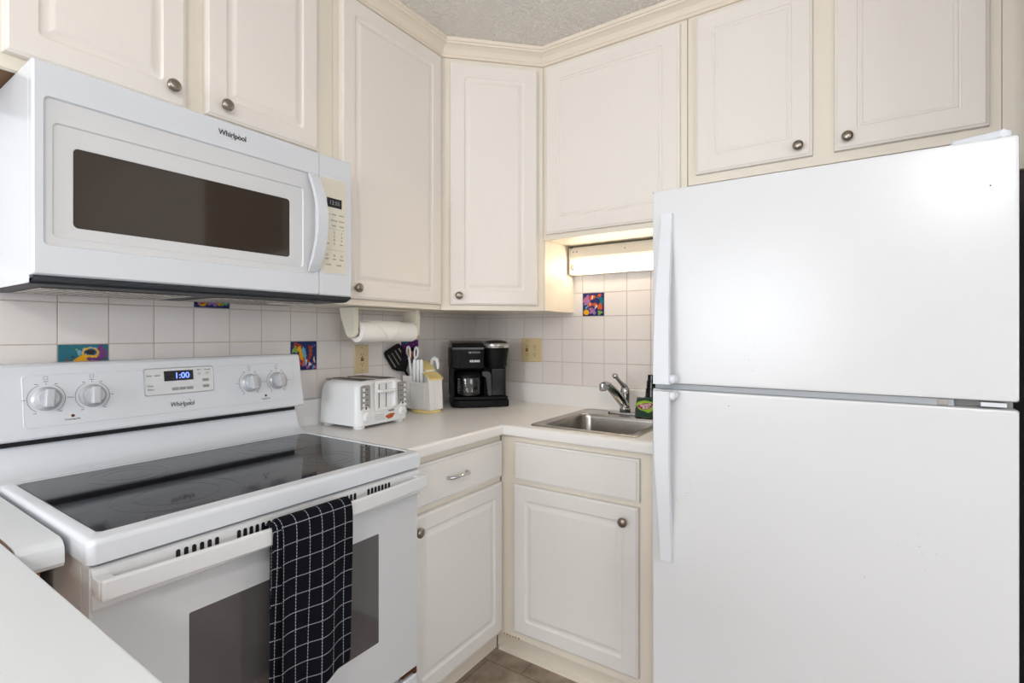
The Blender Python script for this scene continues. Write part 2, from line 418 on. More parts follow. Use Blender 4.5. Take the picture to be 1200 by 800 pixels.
deco(FA, -(WA+TP*4), ZL+TP, 'painted tile with an orange fish on purple, behind the scissors',
     [('orange', .5, .4, .2, .3, 20, .1), ('yellow', .36, .5, .1, .2, 10, .1), ('teal', .2, .9, .2, .08, 0, .1), ('black', .62, .6, .12, .1, 0, .1), ('lgreen', .5, .2, .1, .1, 0, .2)], 'purple')
deco(FB, WB+TP*5, ZL+3*TP, 'painted tile with orange and white fish, under the fluorescent light',
     confetti(['teal', 'lgreen', 'sky', 'violet'], 6) + [('pinkish', .2, .7, .18, .2, 0, .3), ('violet', .24, .55, .14, .14, 30, .35), ('teal', .9, .6, .09, .28, 0, .1), ('orange', .47, .8, .17, .11, 20, .12), ('orange', .8, .88, .1, .08, 0, .15), ('orange', .36, .5, .13, .1, 0, .15), ('orange', .6, .48, .1, .12, 30, .15), ('orange', .82, .4, .13, .16, 0, .15),
      ('white', .47, .8, .035, .1, -15, .1), ('white', .64, .4, .04, .12, -30, .15), ('white', .36, .52, .02, .07, 0, .1), ('violet', .5, .18, .16, .12, 0, .3), ('pinkish', .4, .3, .1, .08, 0, .3), ('lgreen', .82, .15, .12, .09, 0, .25), ('yellow', .19, .17, .15, .14, 0, .02)], 'navy')

# ------------------------------------------------------------------ cabinet kit
def knob_bm(M, x, y, z, r=0.0158):
    b = B(M)
    b.lathe([(0.0075, 0), (0.0065, 0.006), (0.006, 0.011), (0.010, 0.0135), (r*0.96, 0.016), (r, 0.0185), (r*0.97, 0.021), (r*0.8, 0.0245), (r*0.5, 0.0265), (0, 0.0272)], T3(x, y, z) @ RX, 28)
    return b
def door_bm(M, x0, x1, z0, z1, y, th=0.019, style='raised', st=0.052):
    # y: plane of the face frame; door stands out towards -y
    b = B(M); f = y-th
    L = [(x0, x1, z0, z1, .001, y-0.0005), (x0, x1, z0, z1, .002, f+0.007)]
    def ins(i, d, r): L.append((x0+i, x1-i, z0+i, z1-i, r, f+d))
    if style == 'raised':
        ins(.0015, .0035, .002); ins(.005, .0028, .002); ins(.008, 0, .002)
        ins(st, 0, .012); ins(st+.003, .0035, .012); ins(st+.006, .0055, .011); ins(st+.013, .0058, .004)
        ins(st+.019, .0035, .002); ins(st+.026, .0008, .001); ins(st+.029, .0008, .001)
    elif style == 'shallow':
        ins(.001, .004, .002); ins(.006, .003, .002); ins(.009, 0, .002)
        ins(st, 0, .004); ins(st+.002, .0028, .004); ins(st+.006, .0028, .003); ins(st+.008, .0006, .003); ins(st+.013, .0006, .002); ins(st+.016, .0032, .002); ins(st+.020, .0008, .001)
    else:   # plain slab with a stepped edge
        ins(.001, .005, .002); ins(.006, .004, .002); ins(.009, 0, .002)
    b.loops(L); return b
def cab_door(root, M, x0, x1, z0, z1, y, kx=None, kz=None, style='raised', mt='door', name='door', st=0.052, th=0.019):
    d = obj(name, door_bm(M, x0, x1, z0, z1, y, style=style, st=st, th=th), mt, root)
    if kx is not None: obj('knob', knob_bm(M, kx, y-th+0.0005, kz), 'nickel', d)
    return d

# wall cabinet over the microwave
ZT = 2.415; YU = -0.295
r = thing('wall_cabinet', 'cream two-door wall cabinet directly above the microwave', 'cabinet', (0, -1.55, 1.80))
obj('cabinet_body', B(FA).box(-2.0, -1.1345, YU+0.018, 0.006, 1.8015, ZT), 'frame', r)
obj('bottom_panel', B(FA).box(-1.995, -1.136, YU+0.02, 0.004, 1.7985, 1.8015), 'wood_raw', r)
obj('face_frame', B(FA).box(-2.0, -1.1345, YU, YU+0.018, 1.798, ZT, 0.001), 'frame', r)
cab_door(r, FA, -1.9185, -1.583, 1.826, 2.385, YU, -1.6186, 1.8705)
cab_door(r, FA, -1.536, -1.200, 1.836, 2.385, YU, -1.4889, 1.8704)
# tall wall cabinet
r = thing('wall_cabinet', 'cream wall cabinet with one tall door, between microwave and corner cabinet', 'cabinet', (0, -0.87, 1.36))
obj('cabinet_body', B(FA).box(-1.1335, -0.606, YU+0.018, 0.006, 1.3585, ZT), 'frame', r)
obj('face_frame', B(FA).box(-1.1335, -0.606, YU, YU+0.018, 1.3575, ZT, 0.001), 'frame', r)
cab_door(r, FA, -1.111, -0.620, 1.378, 2.397, YU, -1.0538, 1.4143)
# diagonal corner cabinet
r = thing('corner_cabinet', 'cream diagonal wall cabinet in the corner above the coffee maker', 'cabinet', (0, 0, 1.36))
pg = [(-0.006, 0.006), (0.604, 0.006), (0.604, -0.294), (0.294, -0.604), (-0.006, -0.604)]
obj('cabinet_body', B().prism([(-0.006, 0.006), (0.6035, 0.006), (0.6035, -0.279), (0.279, -0.6035), (-0.006, -0.6035)], 1.3585, ZT, 'z'), 'frame', r)
FD = A_(45, (0.2945, -0.6045, 0))      # diagonal face: local x runs to the right along the face
DW = 0.31*math.sqrt(2)
obj('face_frame', B(FD).prism([(0.0005, 0), (DW-0.0005, 0), (DW-0.0175, 0.017), (0.0175, 0.017)], 1.3575, ZT, 'z'), 'frame', r)
def dloc(px_): pass
cab_door(r, FD, 0.036, DW-0.030, 1.379, 2.385, 0.0, 0.036+0.036, 1.416, st=0.058)
# wall cabinet above the sink
r = thing('wall_cabinet', 'cream wall cabinet with one wide knobless door, above the sink light', 'cabinet', (0.91, 0, 1.66))
obj('cabinet_body', B().box(0.6055, 1.213, YU+0.018, 0.006, 1.668, ZT), 'frame', r)
obj('face_frame', B().box(0.6055, 1.213, YU, YU+0.018, 1.661, ZT, 0.001), 'frame', r)
cab_door(r, FB, 0.624, 1.190, 1.682, 2.392, YU, style='shallow', st=0.062)
# wall cabinet above the fridge
r = thing('wall_cabinet', 'cream two-door wall cabinet above the refrigerator', 'cabinet', (1.63, 0, 1.80))
obj('cabinet_body', B().box(1.2155, 2.052, YU+0.018, 0.006, 1.80, ZT), 'frame', r)
obj('face_frame', B().box(1.2155, 2.052, YU, YU+0.018, 1.797, ZT, 0.001), 'frame', r)
cab_door(r, FB, 1.246, 1.608, 1.828, 2.392, YU, 1.5689, 1.862, style='shallow', st=0.058)
cab_door(r, FB, 1.667, 2.026, 1.828, 2.392, YU, 1.7012, 1.863, style='shallow', st=0.058)
struct('trim_3', B().box(2.053, 2.115, YU-0.004, YU+0.015, 1.70, ZT, 0.001), 'frame')
# crown moulding
cp = [(0.001, 2.405), (0.008, 2.405), (0.011, 2.409), (0.011, 2.414), (0.015, 2.417), (0.018, 2.424), (0.025, 2.434), (0.036, 2.443), (0.045, 2.447), (0.047, 2.452), (0.052, 2.454), (0.054, 2.467), (0.001, 2.467)]
struct('trim_4', B().sweep([(0.295, -2.2), (0.295, -0.605), (0.605, -0.295), (2.113, -0.295)], cp), 'crown', sharp=14)

# ------------------------------------------------------------------ base cabinets
ZB0 = 0.105; ZB1 = 0.8755
r = thing('base_cabinet', 'white base cabinet with one drawer and one door, right of the stove', 'cabinet', (0, -0.86, 0))
obj('cabinet_body', B(FA).box(-1.132, -0.588, -0.567, 0.006, ZB0, ZB1), 'frame', r)
obj('face_frame', B(FA).box(-1.132, -0.588, -0.585, -0.567, ZB0, ZB1, 0.001), 'frame', r)
obj('toe_board', B(FA).box(-1.132, -0.528, -0.525, -0.51, 0.0, ZB0-.001), 'frame', r)
d = obj('drawer', door_bm(FA, -1.105, -0.597, 0.713, 0.851, -0.585, style='slab'), 'door_low', r)
b = B(FA); pc = -0.868
b.tube([(pc-.048, -.604, .782), (pc-.047, -.618, .783), (pc-.036, -.627, .784), (pc-.015, -.632, .785), (pc+.015, -.632, .785), (pc+.036, -.627, .784), (pc+.047, -.618, .783), (pc+.048, -.604, .782)], [.0065, .006, .006, .005, .005, .006, .006, .0065], 12)
obj('pull_handle', b, 'chrome', d)
cab_door(r, FA, -1.090, -0.597, 0.124, 0.694, -0.585, -1.060, 0.650, mt='door_low', st=0.05)
# sink base
r = thing('sink_cabinet', 'white sink base cabinet with a false drawer front and one door', 'cabinet', (0.9, 0, 0))
obj('cabinet_body', B().box(0.5895, 1.236, -0.567, -0.55, ZB0, ZB1).box(0.5895, 1.236, -0.55, 0.004, ZB0, 0.30).box(0.5895, 0.605, -0.55, 0.004, 0.30, ZB1).box(1.22, 1.236, -0.55, 0.004, 0.30, ZB1), 'frame', r)
obj('face_frame', B().box(0.5865, 1.236, -0.585, -0.567, ZB0, ZB1, 0.001), 'frame', r)
b = B().box(0.528, 1.236, -0.525, -0.51, 0.0, ZB0-.001)
b.prism([(-.525, 0), (-.537, 0), (-.535, .008), (-.528, .013), (-.525, .014)], 0.540, 1.236, 'x')
obj('toe_board', b, 'frame', r)
obj('false_drawer_front', door_bm(FB, 0.657, 1.143, 0.710, 0.852, -0.585, style='slab'), 'door_low', r)
cab_door(r, FB, 0.653, 1.140, 0.138, 0.694, -0.585, 1.093, 0.645, mt='door_low', st=0.052)

rs = random.Random(11)
for k in range(9):
    x = .66+.055*k+rs.uniform(-.02, .02); w_ = rs.uniform(.004, .020)
    obj('brown_stain', B().box(x, x+w_, -.5856, -.5845, .8735-rs.uniform(.0, .0012), .8748), 'rust', r)
for k in range(6):
    x = .600+.013*k; obj('rust_chip', B().box(x, x+rs.uniform(.003, .007), -.5856, -.5845, .1055, .1055+rs.uniform(.002, .006)), 'rust_light', r)

# ------------------------------------------------------------------ countertop
ZC0 = 0.877; ZC1 = 0.915
r = thing('countertop', 'white laminate countertop running from the stove round the corner to the sink', 'countertop', (0.3, -0.3, ZC0))
nose = [(0, ZC0), (0.016, ZC0), (0.0195, ZC0+.003), (0.0205, ZC0+.008), (0.0205, ZC1-.010), (0.019, ZC1-.005), (0.015, ZC1-.0015), (0.009, ZC1), (0, ZC1)]
sg = 0.0009
b = B().prism([(0.0, -1.134), (0.60, -1.134), (0.60, -0.60-sg), (0.0, -sg)], ZC0, ZC1, 'z')
b.sweep([(0.60, -1.134), (0.60, -0.6205)], nose); obj('worktop', b, 'counter', r)
SX0, SX1, SY0, SY1 = 0.722, 1.106, -0.556, -0.082    # cut-out for the sink
b = B()
b.prism([(sg, 0), (0.60+sg, -0.60), (SX0, -0.60), (SX0, 0)], ZC0, ZC1, 'z')
b.box(SX0, SX1, -0.60, SY0, ZC0, ZC1).box(SX0, SX1, SY1, 0, ZC0, ZC1).box(SX1, 1.24, -0.60, 0, ZC0, ZC1)
b.sweep([(0.6005, -0.60), (1.24, -0.60)], nose); obj('worktop', b, 'counter', r)
lip = [(0.0, ZC1), (0.019, ZC1), (0.019, ZL-.003), (0.016, ZL), (0.0, ZL)]
obj('backsplash_lip', B().sweep([(0.0078, -1.134), (0.0078, -0.0278)], lip), 'counter', r)
obj('backsplash_lip', B().sweep([(0.0078, -0.0078), (1.24, -0.0078)], lip), 'counter', r)

# narrow counter piece and peninsula at the left of the stove
nose2 = [(0, .868), (0.030, .868), (0.044, .871), (0.049, .878), (0.049, .895), (0.046, .905), (0.037, .912), (0.025, .915), (0, .915)]
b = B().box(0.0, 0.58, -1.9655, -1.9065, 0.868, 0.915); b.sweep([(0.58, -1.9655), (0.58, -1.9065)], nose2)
o = obj('counter_filler', b, 'counter_daylit'); tag(o, 'narrow white counter strip with rounded end, between stove and peninsula top', 'countertop')
r = thing('peninsula_counter', 'large plain white peninsula countertop in the bottom left foreground', 'countertop', (0.7, -2.3, 0.87))
b = B().box(0.0, 1.42, -2.62, -1.969, 0.868, 0.9155, 0.003); obj('worktop', b, 'counter_daylit', r)
b = B().tube([(0.01, -1.9672, .914), (0.56, -1.9672, .914), (0.60, -1.9672, .9125), (0.62, -1.9672, .906), (0.628, -1.9672, .89), (0.628, -1.9672, .872)], 0.0016, 8); obj('edge_trim', b, 'caddy_seam', r)
o = thing('peninsula_cabinet', 'varnished orange wood peninsula cabinet side under the narrow counter strip', 'cabinet', (0.3, -2.25, 0))
obj('cabinet_body', B().box(0.01, 0.52, -2.60, -1.912, 0.1, 0.866), 'wood_orange', o)
obj('toe_board', B().box(0.02, 0.46, -2.58, -1.95, 0.0, 0.1), 'wood_orange', o)

# ------------------------------------------------------------------ microwave
r = thing('microwave', 'white over-the-range microwave with dark window, mounted under the wall cabinet', 'microwave', (0, -1.52, 1.36))
MX0, MX1 = -1.896, -1.1405
obj('housing', B(FA).box(MX0, MX1, -0.374, -0.009, 1.3585, 1.7965, 0.003), 'appl', r)
b = B(FA)
y0 = -0.400; e = 0.0005; SPL = -1.2585
Ld = [(MX0, SPL-e, 1.374, 1.797, .003, -.3755), (MX0, SPL-e, 1.374, 1.797, .004, y0+.004), (MX0+.004, SPL-e-.0008, 1.378, 1.793, .004, y0),
      (-1.879, -1.266, 1.433, 1.729, .011, y0), (-1.8765, -1.268, 1.4355, 1.7265, .011, y0+.006), (-1.864, -1.306, 1.451, 1.682, .010, y0+.006), (-1.8615, -1.3085, 1.4535, 1.6795, .010, y0+.010),
      (-1.831, -1.346, 1.475, 1.641, .009, y0+.010), (-1.830, -1.347, 1.476, 1.640, .009, y0+.011)]
b.loops(Ld, 6, mis=[0, 0, 0, 0, 1, 1, 1, 1, 2]); dr = obj('door', b, ['appl', 'mwrec', 'mwglass'], r)
b = B(FA); zs = [1.440+.291*k/14 for k in range(15)]
pts = []
for k, z in enumerate(zs):
    t = k/14; out = 0.401 + 0.050*math.sin(PI*t)**0.75
    pts.append((out, z))
poly = [(-o_, z) for o_, z in pts] + [(-max(o_-0.012, 0.397), z) for o_, z in reversed(pts)]
# strip of constant width extruded along x
b.prism(poly, -1.296, -1.263, 'x', b=0.002, seg=2)
obj('handle', b, 'appl', dr)
b = B(FA)
b.loops([(SPL+e, MX1, 1.374, 1.797, .003, -.3755), (SPL+e, MX1, 1.374, 1.797, .004, y0+.004), (SPL+e+.0008, MX1-.004, 1.378, 1.793, .004, y0),
         (-1.2555, -1.1605, 1.440, 1.733, .006, y0), (-1.2545, -1.1615, 1.441, 1.732, .006, y0-.0015), (-1.252, -1.164, 1.4435, 1.7295, .005, y0-.0015)], 5, mis=[0, 0, 0, 0, 0, 1])
cpn = obj('control_panel', b, ['appl', 'panel_cream'], r)
b = B(FA).box(-1.233, -1.180, y0-.0022, y0-.001, 1.643, 1.671, mi=0)
b.text('12:55', .017, FA.inverted() @ FA @ T3(-1.206, y0-.0023, 1.657) @ RX, 1, .0002)
obj('display', b, ['lcd', 'ink_l'], cpn)
yy = y0-.0016
def mtxt(t_, size, x, z): obj('button_label', B(FA).text(t_, size, T3(x, yy, z) @ RX, 0, .0002), 'ink', cpn)
for z, ws in [(1.622, ['Popcorn', 'Potato', 'Reheat']), (1.604, ['Cook', 'Beverage', 'Defrost']), (1.588, ['Add', 'Steam', 'Soften'])]:
    for k, s_ in enumerate(ws): mtxt(s_, .0060, -1.233+.0265*k, z)
for k in range(12): mtxt(str(k+1) if k < 9 else ['Cancel', '0', 'Start'][k-9], .0085 if (k < 9 or k == 10) else .006, -1.233+.0265*(k % 3), 1.567-.0115*(k//3))
for k in range(3):
    obj('button_symbol', B(FA).ring(.0030, .0038, T3(-1.233+.0265*k, yy, 1.497) @ RX, seg=16, h=.0003), 'ink', cpn)
    mtxt(['Light', 'Vent', 'Timer'][k], .0065, -1.233+.0265*k, 1.486)
for x in (-1.228, -1.190): mtxt('On/Off', .006, x, 1.468)
for z in (1.578, 1.5135): obj('divider_line', B(FA).box(-1.247, -1.169, yy-.0001, yy+.0004, z, z+.0004), 'ink', cpn)
b = B(FA).text('Whirlpool', .0185, T3(-1.512, y0-.0003, 1.7655) @ RX, 0, .0004, bold=.0004, sx=.9)
b.ring(.0085, .0092, T3(-1.508, y0-.0003, 1.7655) @ RX @ Matrix.Rotation(.5, 4, 'Z') @ Matrix.Diagonal((1.5, .8, 1, 1)), 3.6, 6.6, 20, 0)
obj('logo', b, 'ink', r)
b = B(FA).prism([(-.399, 1.3735), (-.399, 1.369), (-.368, 1.3575), (-.02, 1.3575), (-.02, 1.3583), (-.3755, 1.3583), (-.3755, 1.3735)], MX0+.002, MX1-.002, 'x')
obj('base_plate', b, 'dark', r)
for x0_, x1_ in ((-1.86, -1.56), (-1.50, -1.20)):
    b = B(FA).box(x0_, x1_, -.30, -.08, 1.3545, 1.357, .001)
    for k in range(12): b.box(x0_+.012+k*.0235, x0_+.024+k*.0235, -.285, -.095, 1.3535, 1.3546)
    obj('grease_filter', b, 'steel', r)
b = B(FA).box(-1.30, -1.15, -.235, -.195, 1.3515, 1.357, .001)
obj('lamp_cover', b, 'appl_plastic', r)

# ------------------------------------------------------------------ range
r = thing('electric_range', 'white freestanding electric stove with black glass top, left of the drawer cabinet', 'stove', (0.35, -1.518, 0))
RX0, RX1 = -1.897, -1.1385
b = B(FA).box(RX0+.004, RX1-.004, -.655, -.03, .09, .893, .002); obj('body', b, 'side_steel', r)
for x in (RX0+.05, RX1-.05):
    for y in (-.60, -.08): obj('foot', B(FA).lathe([(.018, 0), (.018, .02), (.012, .025), (.012, .089)], T3(x, y, 0.0), 16), 'black_m', r)
# cooktop: a pan with rolled rim, a riser at the back and the glass set in
b = B(FA)
Mh = Matrix.Rotation(-PI/2, 4, 'X')   # panel facing -y -> facing +z : (x, y, z) -> (x, z, -y)
def top(L, n, **k): b.loops([(x0, x1, a0, a1, rr_, h) for (x0, x1, a0, a1, rr_, h) in L], n, M=Matrix(((1, 0, 0, 0), (0, 0, 1, 0), (0, -1, 0, 0), (0, 0, 0, 1))), **k)
# rect is (x0,x1, y0,y1), 'y' value = -height
CTL = [(RX0, RX1, -.703, -.12, .012, -.884), (RX0, RX1, -.703, -.12, .012, -.914), (RX0+.002, RX1-.002, -.701, -.12, .012, -.921), (RX0+.007, RX1-.007, -.696, -.12, .011, -.9255),
       (RX0+.021, RX1-.021, -.672, -.178, .012, -.9262), (RX0+.024, RX1-.024, -.669, -.181, .012, -.9235), (RX0+.0245, RX1-.0245, -.6685, -.1815, .012, -.9225)]
top(CTL, 6, mis=[0, 0, 0, 0, 0, 0, 0])
b.prism([(-.075, .90), (-.075, .992), (-.086, .999), (-.094, .997), (-.100, .985), (-.108, .955), (-.120, .937), (-.140, .928), (-.172, .9255), (-.172, .90)], RX0+.001, RX1-.001, 'x')
ct = obj('cooktop', b, ['appl'], r, sharp=40)
b = B(FA)
top([(RX0+.0245, RX1-.0245, -.6685, -.1815, .014, -.9224), (RX0+.0245, RX1-.0245, -.6685, -.1815, .014, -.9238), (RX0+.025, RX1-.025, -.668, -.182, .014, -.9242)], 6)
gl = obj('glass_top', b, 'glasstop', ct)
for cx, cy, rad in ((-1.70, -.545, .115), (-1.70, -.29, .078), (-1.335, -.545, .078), (-1.335, -.29, .10)):
    b = B(FA)
    for q in (1.0, .66): b.ring(rad*q-.0010, rad*q, T3(cx, cy, .9242), seg=56, h=.0002)
    obj('burner_ring', b, 'ring', gl)
# backguard
b = B(FA).prism([(-.135, 1.011), (-.1405, 1.016), (-.1365, 1.028), (-.1115, 1.181), (-.104, 1.187), (-.03, 1.187), (-.03, 1.011)], -1.8965, -1.1345, 'x', b=.0025, seg=2)
bgd = obj('backguard', b, 'appl', r)
obj('vent_gap', B(FA).box(RX0+.006, RX1-.006, -.10, -.035, .995, 1.0125), 'black', r)
TILT = math.atan(.027/.177)
BG = FA @ T3(0, -.1245, 1.0985) @ Matrix.Rotation(-TILT, 4, 'X')
def bgM(): return BG
bo = -0.0008   # outward from the tilted face
fb = B(BG)
fb.loops([(-1.851, -1.166, -.062, .063, .008, .0005), (-1.851, -1.166, -.062, .063, .008, -.0012), (-1.8495, -1.1675, -.0605, .0615, .008, -.0022), (-1.847, -1.170, -.058, .059, .008, -.0014)], 5)
obj('fascia', fb, 'appl', bgd)
def dial(x, z, kr=.0225, rot=0.0):
    k = B(BG)
    k.lathe([(kr+.006, 0), (kr+.006, .003), (kr+.003, .006), (kr, .008), (kr-.001, .018), (kr-.0035, .021), (0, .0215)], T3(x, bo-.001, z) @ RX, 32)
    k.box(-.0085, .0085, -kr+.001, kr-.001, .018, .032, .003, 2, M=T3(x, bo-.001, z) @ RX @ Matrix.Rotation(rot, 4, 'Z'))
    o = obj('control_knob', k, 'knob_white', bgd)
    m = B(BG)
    Mr = T3(x, bo-.0008, z) @ RX
    m.ring(.0345, .0353, Mr, PI*.62, PI*1.32, 24); m.ring(.0345, .0353, Mr, -PI*.32, PI*.36, 24)
    for a in (.64, 1.32, 1.0, -.3, .35, 0.0):
        m.box(-.003, .003, -.0006, .0006, 0, .0004, M=T3(x+.041*math.cos(PI*a), bo-.0008, z+.039*math.sin(PI*a)) @ RX)
    m.box(-.0045, .0045, -.0006, .0006, 0, .0004, M=T3(x, bo-.0008, z+.041) @ RX)
    m.box(-.0007, .0007, -.0015, .0015, 0, .0004, M=T3(x, bo-.0008, z+.0355) @ RX)
    for q in range(4):
        a = q*PI/2; m.box(-.0035, .0035, -.0003, .0003, 0, .0003, M=T3(x+.0038*math.cos(a), bo-.0008, z+.0495+.0036*math.sin(a)) @ RX @ Matrix.Rotation(a+PI/2, 4, 'Z'))
    obj('dial_marking', m, 'ink', bgd)
for kx_, kz_, kr_, rt in ((-1.808, .005, .0225, -.10), (-1.7195, .004, .0225, -.05), (-1.3165, .004, .0225, .1), (-1.2255, .004, .0225, .05)): dial(kx_, kz_, kr_, rt)
b = B(BG)
b.loops([(-1.607, -1.426, -.011, .065, .006, 0), (-1.607, -1.426, -.011, .065, .006, -.0022), (-1.606, -1.427, -.010, .064, .006, -.003), (-1.6045, -1.4285, -.0085, .0625, .005, -.003), (-1.604, -1.429, -.008, .062, .005, -.0022)], 5, mis=[1, 1, 0, 0, 2])
cpn = obj('control_panel', b, ['knob_white', 'greyprint', 'appl_plastic'], bgd)
b = B(BG).box(-1.558, -1.482, -.0032, -.002, .027, .0555, .0008, 1)
b.text('1:00', .023, T3(-1.512, -.0034, .0405) @ RX, 1, .0003, bold=.0004)
obj('display', b, ['lcd', 'led'], cpn)
for x, z, w_ in ((-1.594, .044, 'Bake'), (-1.574, .044, 'Broil'), (-1.592, .016, 'Clean'), (-1.592, .006, 'Warm'), (-1.466, .055, 'Start'), (-1.443, .055, 'Cancel')):
    obj('button_label', B(BG).text(w_, .0062, T3(x, -.0026, z) @ RX, 0, .0002), 'ink', cpn)
for x in (-1.466, -1.444): obj('button_symbol', B(BG).ring(.0028, .0036, T3(x, -.0024, .044) @ RX, seg=16), 'ink', cpn)
for x, z in ((-1.531, .004), (-1.512, .004), (-1.493, .004), (-1.449, .024), (-1.449, .006)): obj('button', B(BG).box(x-.0085, x+.0085, -.0030, -.002, z-.004, z+.004, .0008, 1), 'ink_l', cpn)
b = B(BG).text('Whirlpool', .0175, T3(-1.515, -.0016, -.040) @ RX, 0, .0004, bold=.0002, sx=.85, shear=.1)
b.ring(.0095, .0102, T3(-1.508, -.0016, -.040) @ RX @ Matrix.Rotation(.6, 4, 'Z') @ Matrix.Diagonal((1.7, .75, 1, 1)), 3.6, 6.8, 24)
obj('logo', b, 'ink', bgd)
obj('lamp_label', B(BG).text('Cooking On', .006, T3(-1.761, -.0016, -.049) @ RX), 'ink', bgd); obj('lamp_label', B(BG).text('Surface On', .006, T3(-1.268, -.0016, -.051) @ RX), 'ink', bgd)
for x, z in ((-1.7605, -.041), (-1.268, -.041)):
    b = B(BG).lathe([(.0035, 0), (.0035, .0012), (0, .0018)], T3(x, -.0012, z) @ RX, 16); obj('indicator_lamp', b, 'rust', bgd)
# oven door
b = B(FA)
DX0, DX1 = -1.892, -1.145
b.loops([(DX0, DX1, .318, .878, .003, -.657), (DX0, DX1, .318, .878, .004, -.690), (DX0+.004, DX1-.004, .322, .874, .004, -.694),
         (-1.744, -1.288, .455, .739, .003, -.694), (-1.7435, -1.2885, .4555, .7385, .003, -.6936)], 4, mis=[0, 0, 0, 0, 1])
dr = obj('oven_door', b, ['oven_white', 'ovenglass'], r)
b = B(FA).prism([(-.694, .807), (-.699, .807), (-.703, .812), (-.703, .860), (-.700, .874), (-.694, .878)], DX0+.001, DX1-.001, 'x', b=.001, seg=1)
tb = obj('vent_trim', b, 'appl_plastic', dr)
def slots(x0, x1, n):
    for k in range(n):
        x = x0+(x1-x0)*k/(n-1)
        obj('vent_slot', B(FA).loops([(x-.0038, x+.0038, .8475, .8675, .0037, -.7030), (x-.0038, x+.0038, .8475, .8675, .0037, -.7034)], 4), 'black', tb)
slots(-1.766, -1.698, 6); slots(-1.656, -1.518, 12); slots(-1.500, -1.372, 12); slots(-1.330, -1.262, 7)
b = B(FA); n = 14; hp = []
for k in range(n+1):
    t = k/n; x = -1.890+.735*t; hp.append((x, -.728-.016*math.sin(PI*t)))
for k in range(n):
    (xa, ya), (xb, yb) = hp[k], hp[k+1]
    b._add([(xa, ya, .834), (xa, ya-.012, .834), (xa, ya-.012, .868), (xa, ya, .868), (xb, yb, .834), (xb, yb-.012, .834), (xb, yb-.012, .868), (xb, yb, .868)],
           [(0, 1, 5, 4), (1, 2, 6, 5), (2, 3, 7, 6), (3, 0, 4, 7)] + ([(0, 3, 2, 1)] if k == 0 else []) + ([(4, 5, 6, 7)] if k == n-1 else []))
bmesh.ops.remove_doubles(b.bm, verts=b.bm.verts, dist=1e-5)
es = [e for e in b.bm.edges if len(e.link_faces) == 2 and e.calc_face_angle() > 1.0]
bmesh.ops.bevel(b.bm, geom=es, offset=.004, segments=3, profile=.5, affect='EDGES')
b.box(-1.892, -1.868, -.732, -.702, .836, .866, .003).box(-1.177, -1.150, -.732, -.702, .836, .866, .003)
obj('handle', b, 'appl_plastic', dr)
b = B(FA)
b.loops([(DX0, DX1, .112, .298, .003, -.657), (DX0, DX1, .112, .298, .004, -.688), (DX0+.004, DX1-.004, .116, .294, .004, -.692), (DX0+.02, DX1-.02, .13, .27, .006, -.692), (DX0+.024, DX1-.024, .134, .266, .006, -.690)], 4)
obj('storage_drawer', b, 'appl', r)
b = B(FA).box(DX1-.055, DX1-.002, -.688, -.660, .306, .3115).box(DX1-.012, DX1-.001, -.691, -.660, .299, .3165, .002)
obj('rusted_hinge', b, 'rust', r)
obj('gap_strip', B(FA).box(DX0+.01, DX1-.06, -.680, -.657, .300, .3165), 'greyprint', r)

# dish towel over the handle
def towel_mat():
    m = bpy.data.materials.new('black_grid_towel'); m.use_nodes = True
    nt = m.node_tree; N = nt.nodes; L = nt.links; p = N['Principled BSDF']; p.inputs['Roughness'].default_value = 0.95
    p.inputs['Specular IOR Level'].default_value = 0.1
    uv = N.new('ShaderNodeTexCoord'); sp = N.new('ShaderNodeSeparateXYZ'); L.new(uv.outputs['UV'], sp.inputs[0])
    def mth(op, a, b_=None):
        n = N.new('ShaderNodeMath'); n.operation = op
        for i, q in enumerate((a, b_)):
            if q is None: continue
            if isinstance(q, (int, float)): n.inputs[i].default_value = q
            else: L.new(q, n.inputs[i])
        return n.outputs[0]
    def line(c, per, wd, d, dper, duty):
        f = mth('ABSOLUTE', mth('SUBTRACT', mth('FRACT', mth('DIVIDE', c, per)), 0.5))
        on = mth('LESS_THAN', f, wd/per/2)
        dash = mth('LESS_THAN', mth('FRACT', mth('DIVIDE', d, dper)), duty)
        return mth('MULTIPLY', on, dash)
    a = line(sp.outputs[0], .030, .0016, sp.outputs[1], .0070, .72)
    c = line(sp.outputs[1], .0375, .0018, sp.outputs[0], .0042, .70)
    s = mth('MAXIMUM', a, c)
    mx = N.new('ShaderNodeMix'); mx.data_type = 'RGBA'; mx.inputs[6].default_value = rgb(16, 18, 26); mx.inputs[7].default_value = rgb(165, 168, 176)
    L.new(s, mx.inputs[0]); L.new(mx.outputs[2], p.inputs['Base Color'])
    n = N.new('ShaderNodeTexNoise'); n.inputs['Scale'].default_value = 700; b_ = N.new('ShaderNodeBump'); b_.inputs['Strength'].default_value = .5; b_.inputs['Distance'].default_value = .001
    tc = N.new('ShaderNodeTexCoord'); L.new(tc.outputs['Object'], n.inputs['Vector']); L.new(n.outputs[0], b_.inputs['Height']); L.new(b_.outputs[0], p.inputs['Normal'])
    return m
TM = towel_mat()
